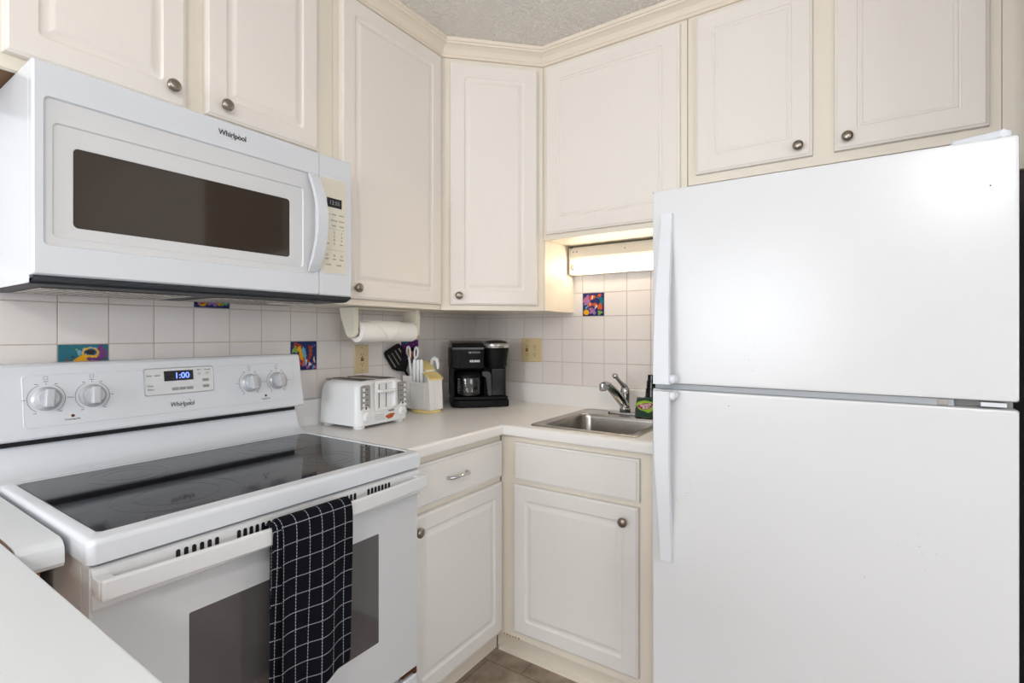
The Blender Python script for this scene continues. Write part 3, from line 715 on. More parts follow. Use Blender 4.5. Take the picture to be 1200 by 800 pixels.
def cloth(b, x0, x1, path, amp, thick, nu=26, uoff=0.0, ph=0.0, lean=0.0):
    # path: (out, z) list; sheet from x0 to x1 in the range-wall frame
    uvl = b.bm.loops.layers.uv.verify()
    s = [0.0]
    for i in range(1, len(path)): s.append(s[-1]+math.hypot(path[i][0]-path[i-1][0], path[i][1]-path[i-1][1]))
    grid = []
    for i, (o_, z) in enumerate(path):
        row = []
        for k in range(nu+1):
            u = k/nu; d = min(1.0, s[i]/.12) if o_ > .0 else 0
            fall = max(0.0, .855-z)
            if o_ < .735: fall = 0.0
            wv = amp*min(1, fall*5)*(math.sin(u*9+ph+z*3)+.5*math.sin(u*17+2*ph-z*6))
            xx = x0+(x1-x0)*u + lean*fall*(1-u) - .02*fall*math.sin(u*PI)*0
            row.append(b.bm.verts.new((xx, -(o_+wv), z+.006*math.sin(u*8+ph)*min(1, fall*3))))
        grid.append(row)
    for i in range(len(path)-1):
        for k in range(nu):
            f = b.bm.faces.new((grid[i][k], grid[i][k+1], grid[i+1][k+1], grid[i+1][k]))
            for lp, (ii, kk) in zip(f.loops, ((i, k), (i, k+1), (i+1, k+1), (i+1, k))):
                lp[uvl].uv = (uoff+(x1-x0)*kk/nu+.0, s[ii])
b = B(FA)
front = [(.724, .60), (.7245, .70), (.7255, .80), (.7258, .85), (.728, .872), (.736, .880), (.748, .881), (.758, .876), (.7645, .866), (.766, .84), (.766, .80), (.765, .75), (.764, .70), (.763, .65), (.762, .60), (.761, .55), (.760, .50)]
front = [(.7215, .60), (.7215, .70), (.7225, .80), (.7235, .85), (.727, .874)] + front[5:]
cloth(b, -1.603, -1.428, front, .0045, .004, ph=.6, lean=.0, uoff=.012)
under = [(.7275, .855), (.7295, .8695), (.737, .8765), (.748, .8765), (.7565, .872), (.7600, .86), (.7605, .82), (.757, .76), (.753, .70), (.750, .64), (.748, .58), (.747, .54), (.746, .51)]
cloth(b, -1.619, -1.50, under, .002, .004, ph=2.0, uoff=.005)
b.bm.transform(FA); b.M = Matrix.Identity(4)
t = obj('dish_towel', b, TM, None, weighted=False)
md = t.modifiers.new('thick', 'SOLIDIFY'); md.thickness = .0028; md.offset = 0
md = t.modifiers.new('sub', 'SUBSURF'); md.levels = 1; md.render_levels = 1
tag(t, 'black dish towel with white dashed grid, folded over the oven door handle', 'towel')

# ------------------------------------------------------------------ refrigerator
r = thing('refrigerator', 'tall white top-freezer refrigerator at the right of the sink', 'refrigerator', (1.62, 0, 0))
FX0, FX1, FY = 1.2445, 1.9965, -0.776
obj('body', B().box(FX0+.002, FX1-.002, -.700, -.03, .03, 1.648, .004), 'fridge', r)
obj('kick_grille', B().box(FX0+.01, FX1-.01, -.73, -.68, .012, .075, .003), 'black_m', r)
for x in (FX0+.06, FX1-.06):
    for y in (-.62, -.10): obj('foot', B().lathe([(.02, 0), (.02, .0305)], T3(x, y, 0), 14), 'black_m', r)
def fdoor(z0, z1, name):
    L = [(FX0, FX1, z0, z1, .004, -.712), (FX0, FX1, z0, z1, .005, FY+.008), (FX0+.002, FX1-.002, z0+.002, z1-.002, .006, FY+.002), (FX0+.007, FX1-.007, z0+.007, z1-.007, .008, FY)]
    return obj(name, B().loops(L, 5, cap0=True), 'fridge', r)
d1 = fdoor(1.1195, 1.661, 'freezer_door'); d2 = fdoor(.085, 1.104, 'fridge_door')
obj('gasket', B().box(FX0+.012, FX1-.012, -.7115, -.7005, .095, 1.098), 'seal', r)
obj('gasket', B().box(FX0+.012, FX1-.012, -.7115, -.7005, 1.126, 1.650), 'seal', r)
obj('divider', B().box(FX0+.006, FX1-.10, -.7655, -.7005, 1.1045, 1.1190, .001), 'seal', r)
obj('divider', B().box(FX1-.099, FX1-.004, -.740, -.7005, 1.1045, 1.1190, .001), 'greyprint', r)
def fhandle(pts, parent):
    # pts: (xa, xb, out y, z)
    b = B(); vs = []; n = len(pts)
    for xa, xb, y, z, yb in pts:
        for x, yy_ in ((xa, y), (xb, y), (xb, yb), (xa, yb)): vs.append((x, yy_, z))
    fs = []
    for i in range(n-1):
        for k in range(4): fs.append((i*4+k, i*4+(k+1) % 4, i*4+4+(k+1) % 4, i*4+4+k))
    fs += [(3, 2, 1, 0), tuple(range(n*4-4, n*4))]
    b._add(vs, fs)
    es = [e for e in b.bm.edges if len(e.link_faces) == 2 and e.calc_face_angle() > .9]
    bmesh.ops.bevel(b.bm, geom=es, offset=.003, segments=3, profile=.5, affect='EDGES')
    return b
ft = FY-.0005
up = [(1.274, 1.3035, FY-.010, 1.590, ft), (1.2735, 1.3035, FY-.014, 1.55, ft), (1.272, 1.3035, FY-.022, 1.50, ft), (1.2705, 1.304, FY-.034, 1.43, FY-.014), (1.268, 1.3045, FY-.044, 1.35, FY-.026), (1.2665, 1.306, FY-.051, 1.25, FY-.033), (1.2655, 1.3075, FY-.054, 1.16, FY-.036), (1.2655, 1.308, FY-.054, 1.1225, FY-.036)]
b = fhandle(up, d1); b.box(1.296, 1.321, FY-.046, ft, 1.1235, 1.147, .009, 3)
obj('handle', b, 'fridge_plastic', d1, sharp=40)
dn = [(xa, xb, y, 2.228-z, yb) for xa, xb, y, z, yb in up]
dn = [(1.2655, 1.308, FY-.054, 1.1035, FY-.036), (1.2655, 1.3075, FY-.054, 1.06, FY-.036), (1.2665, 1.306, FY-.051, .97, FY-.033), (1.268, 1.3045, FY-.044, .87, FY-.026), (1.2705, 1.304, FY-.034, .79, FY-.014), (1.272, 1.3035, FY-.026, .72, ft), (1.2735, 1.3035, FY-.020, .665, ft), (1.274, 1.3035, FY-.018, .632, ft)]
b = fhandle(dn, d2); b.box(1.296, 1.321, FY-.046, ft, 1.079, 1.1025, .009, 3)
obj('handle', b, 'fridge_plastic', d2, sharp=40)
b = B(); hb = []
for k in range(18):
    a = PI/2+PI*k/17 - PI; hb.append((1.968+.022*math.cos(a), -.745+.020*math.sin(a)))
b.prism(hb + [(1.895, -.715), (1.895, -.735)], 1.662, 1.678, 'z', b=.004, seg=2)
obj('hinge_cover', b, 'fridge_plastic', r)
obj('hinge_pin', B().lathe([(.008, 0), (.008, .006)], T3(1.972, -.752, 1.6605), 14), 'chrome', r)
b = B().box(1.938, 1.978, -.770, -.741, 1.1075, 1.1165, .001); obj('middle_hinge', b, 'fridge_plastic', r)
obj('hinge_bracket', B().box(1.870, 1.886, -.768, -.7657, 1.106, 1.1175), 'steel', r)
rr = random.Random(5)
for cx, cz, sx_, sz_, n in ((1.345, .86, .02, .06, 14), (1.33, .77, .02, .03, 8), (1.815, .79, .02, .02, 6), (1.50, 1.215, .012, .03, 6), (1.5, .62, .25, .05, 4)):
    for _ in range(n):
        x = rr.gauss(cx, sx_); z = rr.gauss(cz, sz_); q = rr.uniform(.0005, .0010)
        obj('scuff_mark', B().lathe([(q, 0), (0, .0003)], T3(x, FY-.0001, z) @ RX @ Matrix.Rotation(rr.uniform(0, 3), 4, 'Z') @ Matrix.Diagonal((rr.uniform(1, 2.5), 1, 1, 1)), 6), 'scuff', r)
for x, z, q in ((1.952, 1.563, .0016), (1.2475, 1.6565, .0025), (1.448, 1.07, .0012)): obj('dark_chip', B().lathe([(q, 0), (q*.6, .0008), (0, .001)], T3(x, FY-.0001 if q < .0025 else FY+.004, z) @ RX, 10), 'ink', r)

# ------------------------------------------------------------------ sink, faucet
r = thing('kitchen_sink', 'small stainless steel sink set into the countertop by the refrigerator', 'sink', (0.914, -.32, .915))
b = B()
def sk(L, n, mis=None): b.loops(L, n, M=Matrix(((1, 0, 0, 0), (0, 0, 1, 0), (0, -1, 0, 0), (0, 0, 0, 1))), mis=mis)
sk([(.702, 1.126, -.574, -.066, .030, -.9153), (.704, 1.124, -.572, -.068, .030, -.9185), (.712, 1.116, -.564, -.076, .028, -.9195), (.722, 1.106, -.554, -.086, .028, -.9170),
    (.736, 1.092, -.540, -.186, .040, -.9165), (.740, 1.088, -.536, -.190, .040, -.913), (.743, 1.085, -.533, -.193, .040, -.90), (.752, 1.076, -.524, -.202, .042, -.80), (.760, 1.068, -.516, -.210, .045, -.775), (.785, 1.043, -.49, -.235, .04, -.766)], 8)
obj('bowl', b, 'steel', r, sharp=50)
obj('drain', B().lathe([(.040, .0005), (.040, .003), (.030, .0025), (.028, .001), (0, .001)], T3(.914, -.36, .766), 28), 'chrome', r)
r = thing('faucet', 'chrome single-lever kitchen faucet at the back of the sink', 'faucet', (.905, -.12, .919))
FXc, FYc = .905, -.118
b = B(); b.loops([(FXc-.078, FXc+.078, FYc-.025, FYc+.025, .0245, -.9182), (FXc-.076, FXc+.076, FYc-.023, FYc+.023, .0225, -.924), (FXc-.070, FXc+.070, FYc-.017, FYc+.017, .0165, -.9275)], 8, M=Matrix(((1, 0, 0, 0), (0, 0, 1, 0), (0, -1, 0, 0), (0, 0, 0, 1))))
obj('base_plate', b, 'chrome', r)
b = B().lathe([(.024, 0), (.024, .012), (.0205, .016), (.0195, .05), (.0205, .07), (.021, .082), (.0185, .098), (.010, .108), (0, .110)], T3(FXc, FYc, .927), 32)
obj('body', b, 'chrome', r)
b = B().tube([(FXc, FYc-.004, .955), (FXc-.004, FYc-.045, .985), (FXc-.010, FYc-.10, 1.022), (FXc-.014, FYc-.145, 1.048), (FXc-.016, FYc-.165, 1.055), (FXc-.017, FYc-.185, 1.053)], [.019, .0195, .0175, .0155, .0145, .0135], 16, up=(1,0,0), flat=1.05)
b.lathe([(.0125, 0), (.0145, .003), (.0145, .026), (.012, .030)], T3(FXc-.0175, FYc-.190, 1.031), 20)
obj('spout', b, 'chrome', r)
b = B().tube([(FXc, FYc, 1.030), (FXc-.010, FYc-.022, 1.050), (FXc-.020, FYc-.045, 1.073)], [.015, .0085, .0075], 12)
b.lathe([(0, -.013), (.008, -.010), (.0125, -.003), (.0125, .004), (.008, .011), (0, .013)], T3(FXc-.023, FYc-.052, 1.080), 20)
obj('lever', b, 'chrome', r)

# sponge pack, black bottle, red cap
r = thing('sponge_pack', 'green sponge pack with pink and lime logo, standing on the sink ledge', 'sponge pack', (1.01, -.135, .918))
MS = A_(24, (1.010, -.166, 0))
b = B(MS).prism([(-.040, .9202), (.040, .9202), (.036, .996), (-.032, .998)], -.018, .018, 'y', b=.002)
obj('carton', b, 'green', r)
b = B(MS); blob(b, -.002, .968, .034, .021, -.0182, 0, 0, .05, 24, .0006); blob(b, .012, .955, .02, .014, -.0182, .5, 0, .1, 24, .0007)
obj('lime_print', b, 'lime', r)
b = B(MS); blob(b, .0, .966, .030, .0125, -.0189, .12, 0, .10, 28, .0005); obj('pink_print', b, 'pink', r)
b = B(MS).text('Scotch', .016, T3(.0, -.0195, .971) @ RX @ Matrix.Rotation(.08, 4, 'Z'), 0, .0003, bold=.0004).text('Brite', .015, T3(.002, -.0195, .960) @ RX @ Matrix.Rotation(.08, 4, 'Z'), 0, .0003, bold=.0004)
obj('lettering', b, 'white_print', r)
b = B().lathe([(.030, 0), (.030, .068), (.028, .069), (.026, .100), (.0265, .102), (.0235, .103), (.022, .132), (.0225, .134), (.019, .135), (.0175, .157), (.016, .160), (0, .160)], T3(1.016, -.098, .9275), 28)
b.box(1.020, 1.050, -.103, -.093, 1.035, 1.055, .003)
o = obj('scrub_bottle', b, 'black_g'); tag(o, 'black tiered plastic bottle behind the sponge pack, half hidden by the fridge handle', 'bottle')
b = B().lathe([(.010, 0), (.010, .012), (.006, .016), (.006, .022), (0, .023)], T3(.948, -.086, .9265), 16)
o = obj('bottle_cap', b, 'red'); tag(o, 'tiny dark red cap between faucet and sponge pack', 'cap')

# ------------------------------------------------------------------ fluorescent light
r = thing('fluorescent_light', 'lit fluorescent tube light mounted under the wall cabinet over the sink', 'light', (.9, 0, 1.53))
b = B().prism([(-.0082, 1.534), (-.030, 1.534), (-.030, 1.538), (-.014, 1.545), (-.014, 1.592), (-.060, 1.600), (-.070, 1.612), (-.066, 1.655), (-.0082, 1.655)], .612, 1.20, 'x')
b.box(.6115, .618, -.072, -.0082, 1.534, 1.655, .001).box(1.198, 1.206, -.072, -.0082, 1.534, 1.655, .001)
hs = obj('housing', b, 'fixture', r, sharp=25)
b = B().tube([(.632, -.042, 1.572), (1.188, -.042, 1.572)], .0165, 24); obj('tube', b, 'tube', r)
b = B().tube([(.619, -.042, 1.572), (.6315, -.042, 1.572)], .018, 20); obj('lamp_socket', b, 'holder', r)
obj('lamp_socket', B().tube([(1.1885, -.042, 1.572), (1.197, -.042, 1.572)], .018, 20), 'holder', r)
for x, z in ((.885, 1.634), (.632, 1.638), (.650, 1.638)): obj('screw', B().lathe([(.003, 0), (.0025, .001), (0, .0012)], T3(x, -.0675, z) @ RX, 14), 'ink', r)
# bracket strip above the light
obj('mounting_rail', B().box(.625, 1.20, -.060, -.0085, 1.6555, 1.6605), 'holder', r)

# ------------------------------------------------------------------ outlets
def gfci(b, x, z):
    b.loops([(x-.017, x+.017, z-.034, z+.034, .002, -.0125), (x-.017, x+.017, z-.034, z+.034, .002, -.0145), (x-.016, x+.016, z-.033, z+.033, .002, -.0150)], 3, mi=0)
    for dz in (.020, -.020):
        for dx in (-.006, .006): b.box(x+dx-.001, x+dx+.001, -.0153, -.0145, z+dz-.003, z+dz+.004, mi=1)
        b.box(x-.002, x+.002, -.0153, -.0145, z+dz-.010, z+dz-.006, mi=1)
    b.box(x-.007, x+.007, -.0165, -.0145, z+.001, z+.007, .0005, 1, mi=2)
    b.box(x-.007, x+.007, -.0165, -.0145, z-.007, z-.001, .0005, 1, mi=1)
r = thing('wall_outlet', 'single almond outlet with red and black buttons, on tiles under the paper towel', 'outlet', (0.008, -.781, 1.152))
obj('cover_plate', B(FA).loops([(-.8185, -.7435, 1.0935, 1.2115, .004, -.0076), (-.8185, -.7435, 1.0935, 1.2115, .004, -.010), (-.8155, -.7465, 1.0965, 1.2085, .003, -.013)], 4), 'almond', r)
b = B(FA); gfci(b, -.781, 1.1525); obj('receptacle', b, ['almond', 'black_m', 'red'], r)
b = B(FA)
for z in (1.1525-.0475, 1.1525+.0475): obj('screw', B(FA).lathe([(.003, 0), (0, .001)], T3(-.781, -.0131, z) @ RX, 12), 'nickel', r)
r = thing('wall_outlet', 'double-width almond outlet plate on the tiles right of the coffee maker', 'outlet', (.3665, -.008, 1.177))
obj('cover_plate', B().loops([(.306, .427, 1.117, 1.2365, .004, -.0076), (.306, .427, 1.117, 1.2365, .004, -.010), (.309, .424, 1.120, 1.2335, .003, -.013)], 4), 'almond', r)
b = B(); gfci(b, .343, 1.177); obj('receptacle', b, ['almond', 'black_m', 'red'], r)
b = B()
for dz in (.020, -.020):
    b.lathe([(.0165, 0), (.0165, .002), (.0155, .0025), (0, .0025)], T3(.390, -.0125, 1.177+dz) @ RX, 24, mi=0)
    for dx in (-.006, .006): b.box(.390+dx-.001, .390+dx+.001, -.0157, -.0148, 1.177+dz-.003, 1.177+dz+.004, mi=1)
    b.box(.388, .392, -.0157, -.0148, 1.177+dz-.010, 1.177+dz-.006, mi=1)
obj('receptacle', b, ['almond', 'black_m'], r)
for x, z in ((.343, 1.177-.0475), (.343, 1.177+.0475), (.390, 1.177)): obj('screw', B().lathe([(.003, 0), (0, .001)], T3(x, -.0131, z) @ RX, 12), 'nickel', r)

# ------------------------------------------------------------------ paper towel
r = thing('paper_towel_holder', 'ivory plastic paper towel holder screwed under the tall wall cabinet', 'towel holder', (.17, -.81, 1.357))
def bracket(ya, yb):
    b = B(); pts = [(.118, 1.3570), (.205, 1.3570), (.2035, 1.33), (.2025, 1.285), (.202, 1.262)]
    for k in range(9):
        a = -PI*k/8*.95; pts.append((.180+.022*math.cos(a), 1.262+.019*math.sin(a)))
    pts += [(.132, 1.310)]
    b.prism(pts, ya, yb, 'y', b=.003, seg=2); return b
obj('bracket', bracket(-.975, -.954), 'holder', r); obj('bracket', bracket(-.655, -.635), 'holder', r)
obj('mounting_bar', B().box(.135, .195, -.9535, -.6555, 1.350, 1.3572, .002), 'holder', r)
obj('rod', B().tube([(.180, -.9535, 1.266), (.180, -.6555, 1.266)], .012, 16), 'holder', r)
b = B(); RL = .0400; Rc = 1.266
prof = [(.0205, 0), (RL-.002, 0), (RL, .002), (RL, .280), (RL-.002, .282), (.0205, .282), (.0205, 0)]
b.lathe(prof, T3(.180, -.663, Rc) @ Matrix.Rotation(PI/2, 4, 'X'), 48, cap=False)
# loose end: a sheet wrapped on the roll whose edge is folded to a point
def wrap(u, s_, off): # u along roll from left, s_ angle
    rr_ = RL+off; return (.180+rr_*math.cos(s_), u, Rc+rr_*math.sin(s_))
n = 16
for (ua, ub, uc, a0, a1) in ((-.915, -.735, -.815, 1.75, -.75),):
    vs = []; 
    for i in range(n+1):
        t = i/n; ang = a0+(a1-a0)*t; l = ua+(uc-ua)*t; rt = ub+(uc+.004-ub)*t**1.5
        for k in range(7):
            vs.append(wrap(l+(rt-l)*k/6, ang, .0040 if 0 < k < 6 else .0034))
    fs = [(i*7+k, i*7+k+1, (i+1)*7+k+1, (i+1)*7+k) for i in range(n) for k in range(6)]
    b._add(vs, fs)
    for kk in (0, 6): b.tube([Vector(vs[i*7+kk]) for i in range(n+1)], .0016, 6)
o = obj('paper_towel_roll', b, 'paper', None, sharp=60); tag(o, 'white paper towel roll with folded end, on the holder under the cabinet', 'paper towel roll')

# ------------------------------------------------------------------ toaster
MTo = A_(92.0, (.262, -.880, .915))     # local -y = front (towards the room)
r = thing('toaster', 'white four-slice toaster with two lever slots and grey button strips', 'toaster', (.262, -.880, .915), 92.0)
W2 = .127; H = .172; D = .226
b = B(MTo)
def rrect(x0, x1, y0, y1, rad, n=6):
    pts = []
    for cx, cy, a0 in ((x1-rad, y1-rad, 0), (x0+rad, y1-rad, PI/2), (x0+rad, y0+rad, PI), (x1-rad, y0+rad, 1.5*PI)):
        for k in range(n+1): a = a0+PI/2*k/n; pts.append((cx+rad*math.cos(a), cy+rad*math.sin(a)))
    return pts
prs = []
for z, ins_, rad in ((.012, 0.002, .024), (.014, 0, .026), (.05, .001, .026), (.12, .004, .027), (.145, .006, .028), (.158, .010, .030), (.166, .017, .032), (.1705, .026, .030), (H, .036, .026)):
    prs.append([(x, y, z) for x, y in rrect(-W2+ins_, W2-ins_, .0+ins_, D-ins_, rad)])
vs = [v for p_ in prs for v in p_]; m = len(prs[0])
fs = [(i*m+k, i*m+(k+1) % m, (i+1)*m+(k+1) % m, (i+1)*m+k) for i in range(len(prs)-1) for k in range(m)] + [tuple(range(m))[::-1], tuple(range((len(prs)-1)*m, len(prs)*m))]
b._add(vs, fs); obj('shell', b, 'toaster', r, sharp=50)
for x in (-W2+.030, W2-.030):
    for y in (.030, D-.03): obj('foot', B(MTo).lathe([(.020, 0.0005), (.021, .004), (.021, .014)], T3(x, y, 0), 20), 'toaster', r)
for x in (-.086, -.044, .018, .060): obj('bread_slot', B(MTo).box(x, x+.026, .035, .225, H-.004, H+.0012, mi=0), 'black', r)
for x in (-.0885, -.056, .0155, .048): obj('slot_rail', B(MTo).box(x, x+.0022, .036, .224, H-.002, H+.0026, mi=0), 'steel', r)
for sgn in (-1, 1):
    cx = sgn*.092
    b = B(MTo).loops([(cx-.021, cx+.021, .066, .158, .008, .003), (cx-.021, cx+.021, .066, .158, .008, -.0010), (cx-.020, cx+.020, .067, .157, .008, -.0016)], 5)
    bs_ = obj('button_strip', b, 'greyprint', r)
    b = B(MTo).prism([(cx-.022, .065), (cx+.022, .065), (cx+.022, .070), (cx+.004, .082), (cx-.004, .082), (cx-.022, .070)], -.0020, 0, 'y')
    obj('pointer_plate', b, 'toaster', r)
    for k in range(4):
        z = .143-.0185*k; x = cx+sgn*.011 if sgn > 0 else cx-.011
        obj('mark', B(MTo).box(cx-.003 if sgn < 0 else cx-.014, cx+.012 if sgn < 0 else cx+.001, -.0021, -.0015, z-.001, z+.001), 'ink', bs_)
        b = B(MTo).loops([(x-.0045, x+.0045, z-.0055, z+.0055, .002, -.0014), (x-.0045, x+.0045, z-.0055, z+.0055, .002, -.0042), (x-.003, x+.003, z-.004, z+.004, .002, -.0048)], 3)
        obj('button', b, 'toaster', bs_)
    obj('dial_pointer', B(MTo).lathe([(.0042, 0), (.0035, .0015), (0, .002)], T3(cx, -.0020, .0765) @ RX @ Matrix.Diagonal((1, 1.3, 1, 1)), 14), 'ink', r)
    b = B(MTo).lathe([(.0185, 0), (.0185, .003), (.0165, .005), (.0155, .011), (.013, .013), (0, .013)], T3(cx-sgn*.004, -.0005, .046) @ RX, 28)
    b.box(-.0025, .0025, -.0145, .0145, .011, .017, .0015, M=T3(cx-sgn*.004, -.0005, .046) @ RX @ Matrix.Rotation(PI/2-.3, 4, 'Z'))
    obj('browning_dial', b, 'toaster', r)
# central lever bay
b = B(MTo)
b.loops([(-.050, .050, .058, .170, .010, .0), (-.050, .050, .058, .170, .010, -.0030), (-.047, .047, .061, .167, .010, -.0042), (-.036, .036, .066, .160, .006, -.0042), (-.034, .034, .068, .158, .006, -.0008)], 5)
b.box(.034, .050, -.016, -.002, .070, .166, .006, 3)
obj('lever_bay', b, 'toaster', r)
for x in (-.031, .004): obj('lever_track', B(MTo).box(x, x+.0025, -.0022, -.0006, .070, .157), 'ink', r)
b = B(MTo).tube([(-.040, -.004, .133), (-.036, -.016, .132), (-.024, -.020, .132), (.026, -.020, .132), (.038, -.018, .132), (.046, -.010, .133)], [.0055, .0058, .0055, .0055, .0058, .0055], 12)
obj('lever', b, 'toaster', r)
b = B(MTo); y_ = -.0006
b.box(-.048, .050, y_-.0004, y_+.0008, .022, .048, mi=0)
for k in range(4): b.box(-.046, -.043, y_-.0008, y_, .0445-.006*k, .0462-.006*k, mi=1); b.box(-.041, -.005+.002*k, y_-.0008, y_, .0447-.006*k, .0458-.006*k, mi=1)
b.text('TOASTER', .007, T3(.032, y_-.0006, .054) @ RX, 3, .0003, bold=.0002)
blob(b, .026, .034, .022, .009, y_-.0004, .12, 2, .12, 20, .0008)
obj('sticker', b, ['toaster', 'teal', 'toast', 'ink'], r)

# ------------------------------------------------------------------ utensil caddy
MC = Matrix.Identity(4)
r = thing('utensil_caddy', 'white plastic knife and utensil caddy on a round yellow base, beside the toaster', 'caddy', (.145, -.535, .915))
obj('turntable_base', B().lathe([(.066, .9155), (.068, .918), (.068, .924), (.064, .927), (0, .927)], T3(.142, -.532, 0) @ Matrix.Diagonal((1.06, .88, 1, 1)), 40), 'yellow', r)
# open knife pocket: floor and walls
b = B().box(.086, .190, -.576, -.573, .9275, 1.046, .001).box(.086, .089, -.573, -.545, .9275, 1.046, .001).box(.187, .190, -.573, -.545, .9275, 1.046, .001).box(.086, .190, -.5765, -.545, .9275, .932, .001)
b.box(.092, .172, -.5785, -.5762, .938, 1.040, .001)
obj('knife_pocket', b, 'block', r)
# tall wedge with a stepped slope, behind the pocket and round to the right end
b = B().prism([(.098, .9275), (.206, .9275), (.199, 1.062), (.160, 1.088), (.158, 1.098), (.112, 1.134), (.098, 1.134)], -.5445, -.492, 'y', b=.002, seg=2)
b.prism([(.1905, .9275), (.206, .9275), (.199, 1.062), (.1905, 1.066)], -.576, -.545, 'y', b=.001, seg=1)
obj('tall_pocket', b, 'block', r)
obj('yellow_lid', B().prism([(.096, 1.1355), (.110, 1.1365), (.160, 1.1000), (.157, 1.0955), (.110, 1.131), (.096, 1.131)], -.552, -.490, 'y', b=.0008, seg=1), 'yellow', r)
obj('yellow_lid', B().prism([(.1605, 1.0925), (.2065, 1.0635), (.2050, 1.0565), (.1600, 1.087)], -.574, -.490, 'y', b=.0008, seg=1), 'yellow', r)
b = B().box(.040, .085, -.576, -.573, .9275, 1.072, .001).box(.040, .043, -.573, -.515, .9275, 1.072, .001).box(.082, .085, -.573, -.515, .9275, 1.072, .001).box(.040, .085, -.515, -.512, .9275, 1.072, .001).box(.040, .085, -.573, -.515, .9275, .932)
obj('utensil_pocket', b, 'block', r)
lab = ['white-handled knife, leftmost of three standing in the caddy', 'white-handled knife, middle one of three standing in the caddy', 'white-handled knife, rightmost of three, next to the yellow lid']
for k in range(3):
    x = .099+.0205*k
    b = B().tube([(x, -.560, 1.040), (x, -.560, 1.060), (x, -.560, 1.10), (x, -.560, 1.130), (x, -.560, 1.143), (x, -.560, 1.146)], [.0065, .0078, .0092, .0094, .0075, .004], 14)
    b.box(x-.0055, x+.0055, -.5607, -.5593, .934, 1.040, mi=1)
    tag(obj('steak_knife', b, ['toaster', 'steel']), lab[k], 'knife')
b = B().tube([(.122, -.4785, .93), (.122, -.4785, 1.09), (.124, -.4785, 1.128), (.131, -.4785, 1.142), (.143, -.4785, 1.147), (.156, -.4785, 1.141), (.162, -.4785, 1.125), (.163, -.4785, 1.10)], [.004, .007, .009, .0095, .0095, .0095, .0085, .005], 12)
tag(obj('hooked_utensil', b, 'toaster'), 'white hooked utensil handle behind the yellow lid of the caddy', 'utensil')
b = B()
def oval(cx, cz, rx, rz, tilt, y, n=22):
    pts = []
    for k in range(n+1):
        a = 2*PI*k/n; x, z = rx*math.cos(a), rz*math.sin(a)
        pts.append((cx+x*math.cos(tilt)-z*math.sin(tilt), y, cz+x*math.sin(tilt)+z*math.cos(tilt)))
    return pts
b.tube(oval(.058, 1.174, .0105, .027, .10, -.557), .0046, 10, cap=False)
b.tube(oval(.098, 1.174, .0100, .025, -.10, -.550), .0046, 10, cap=False)
b.tube([(.062, -.557, 1.150), (.068, -.556, 1.115), (.072, -.555, 1.08), (.073, -.554, 1.04)], [.0055, .006, .006, .004], 10)
b.tube([(.093, -.550, 1.152), (.083, -.551, 1.115), (.076, -.550, 1.08), (.073, -.549, 1.04)], [.0055, .006, .006, .004], 10)
b.box(.066, .079, -.5525, -.5505, .935, 1.045, mi=1)
tag(obj('scissors', b, ['toaster', 'steel']), 'white-handled kitchen scissors standing in the caddy', 'scissors')
# slotted turner leaning to the left
P0 = Vector((.053, -.550, 1.062)); P1 = Vector((.032, -.622, 1.178))
az = (P1-P0).normalized(); cv = (Vector(cam.location)-P1).normalized()
ay = -(cv - az*cv.dot(az)).normalized()
ay = (Matrix.Rotation(math.radians(14), 3, az) @ ay); ax = ay.cross(az)
MTu = Matrix.Translation(P0) @ Matrix((ax, ay, az)).transposed().to_4x4()
b = B(MTu)
b.tube([(0, 0, -.050), (0, 0, .0), (0, 0, .045)], [.004, .005, .006], 10)
b.prism([(-.008, .038), (.008, .038), (.034, .060), (.0415, .074), (-.0415, .074), (-.034, .060)], -.0016, .0016, 'y')
b.prism([(-.044, .140), (.044, .140), (.040, .157), (.030, .162), (-.030, .162), (-.040, .157)], -.0016, .0016, 'y')
xs = [-.044, -.031, -.025, -.012, -.006, .006, .012, .025, .031, .044]
for k in range(0, 10, 2): b.box(xs[k], xs[k+1], -.0016, .0016, .0738, .1402)
bmesh.ops.remove_doubles(b.bm, verts=b.bm.verts, dist=1e-4)
tag(obj('slotted_turner', b, 'black_m'), 'black slotted turner leaning out of the caddy towards the toaster', 'utensil')

# ------------------------------------------------------------------ coffee maker
MK = A_(45, (.290, -.318, .915))
r = thing('coffee_maker', 'black two-way coffee maker with glass carafe, in the counter corner', 'coffee maker', (.290, -.318, .915), 45)
b = B(MK)
pl = [(-.138, .198), (-.140, .05), (-.132, .018), (-.105, .004), (-.02, .0), (.05, .004), (.075, .012), (.128, .014), (.132, .03), (.132, .198)]
b.prism(pl, .003, .034, 'z', b=.005, seg=3); bs = obj('base', b, 'black_m', r)
b = B(MK).prism([(-.136, .196), (-.138, .06), (-.13, .028), (-.02, .012), (.05, .016), (.126, .022), (.130, .196)], .034, .050, 'z', b=.004, seg=2); obj('drip_tray', b, 'black_m', r)
b = B(MK).box(-.140, .134, .145, .200, .045, .300, .010, 3)
b.box(-.140, -.126, .03, .16, .045, .200, .004).box(.02, .128, .085, .16, .045, .19, .006)
obj('rear_column', b, 'black_m', r)
b = B(MK).prism([(-.143, .199), (-.145, .05), (-.138, .020), (-.11, .005), (-.02, .0), (.010, .004), (.014, .05), (.014, .199)], .183, .276, 'z', b=.004, seg=3)
obj('brew_head', b, 'black_m', r)
b = B(MK); vv = []
pr1 = [(.0, .276), (.006, .285), (.035, .300), (.09, .309), (.199, .312), (.199, .275), (0, .275)]
b.prism([(y, z) for y, z in pr1], -.140, .012, 'x', b=.005, seg=3); obj('reservoir_lid', b, 'black_g', r)
b = B(MK).box(-.066, -.008, -.0016, .004, .250, .262, .001, mi=0).lathe([(.0022, 0), (0, .0006)], T3(-.056, -.0018, .256) @ RX, 10, mi=1)
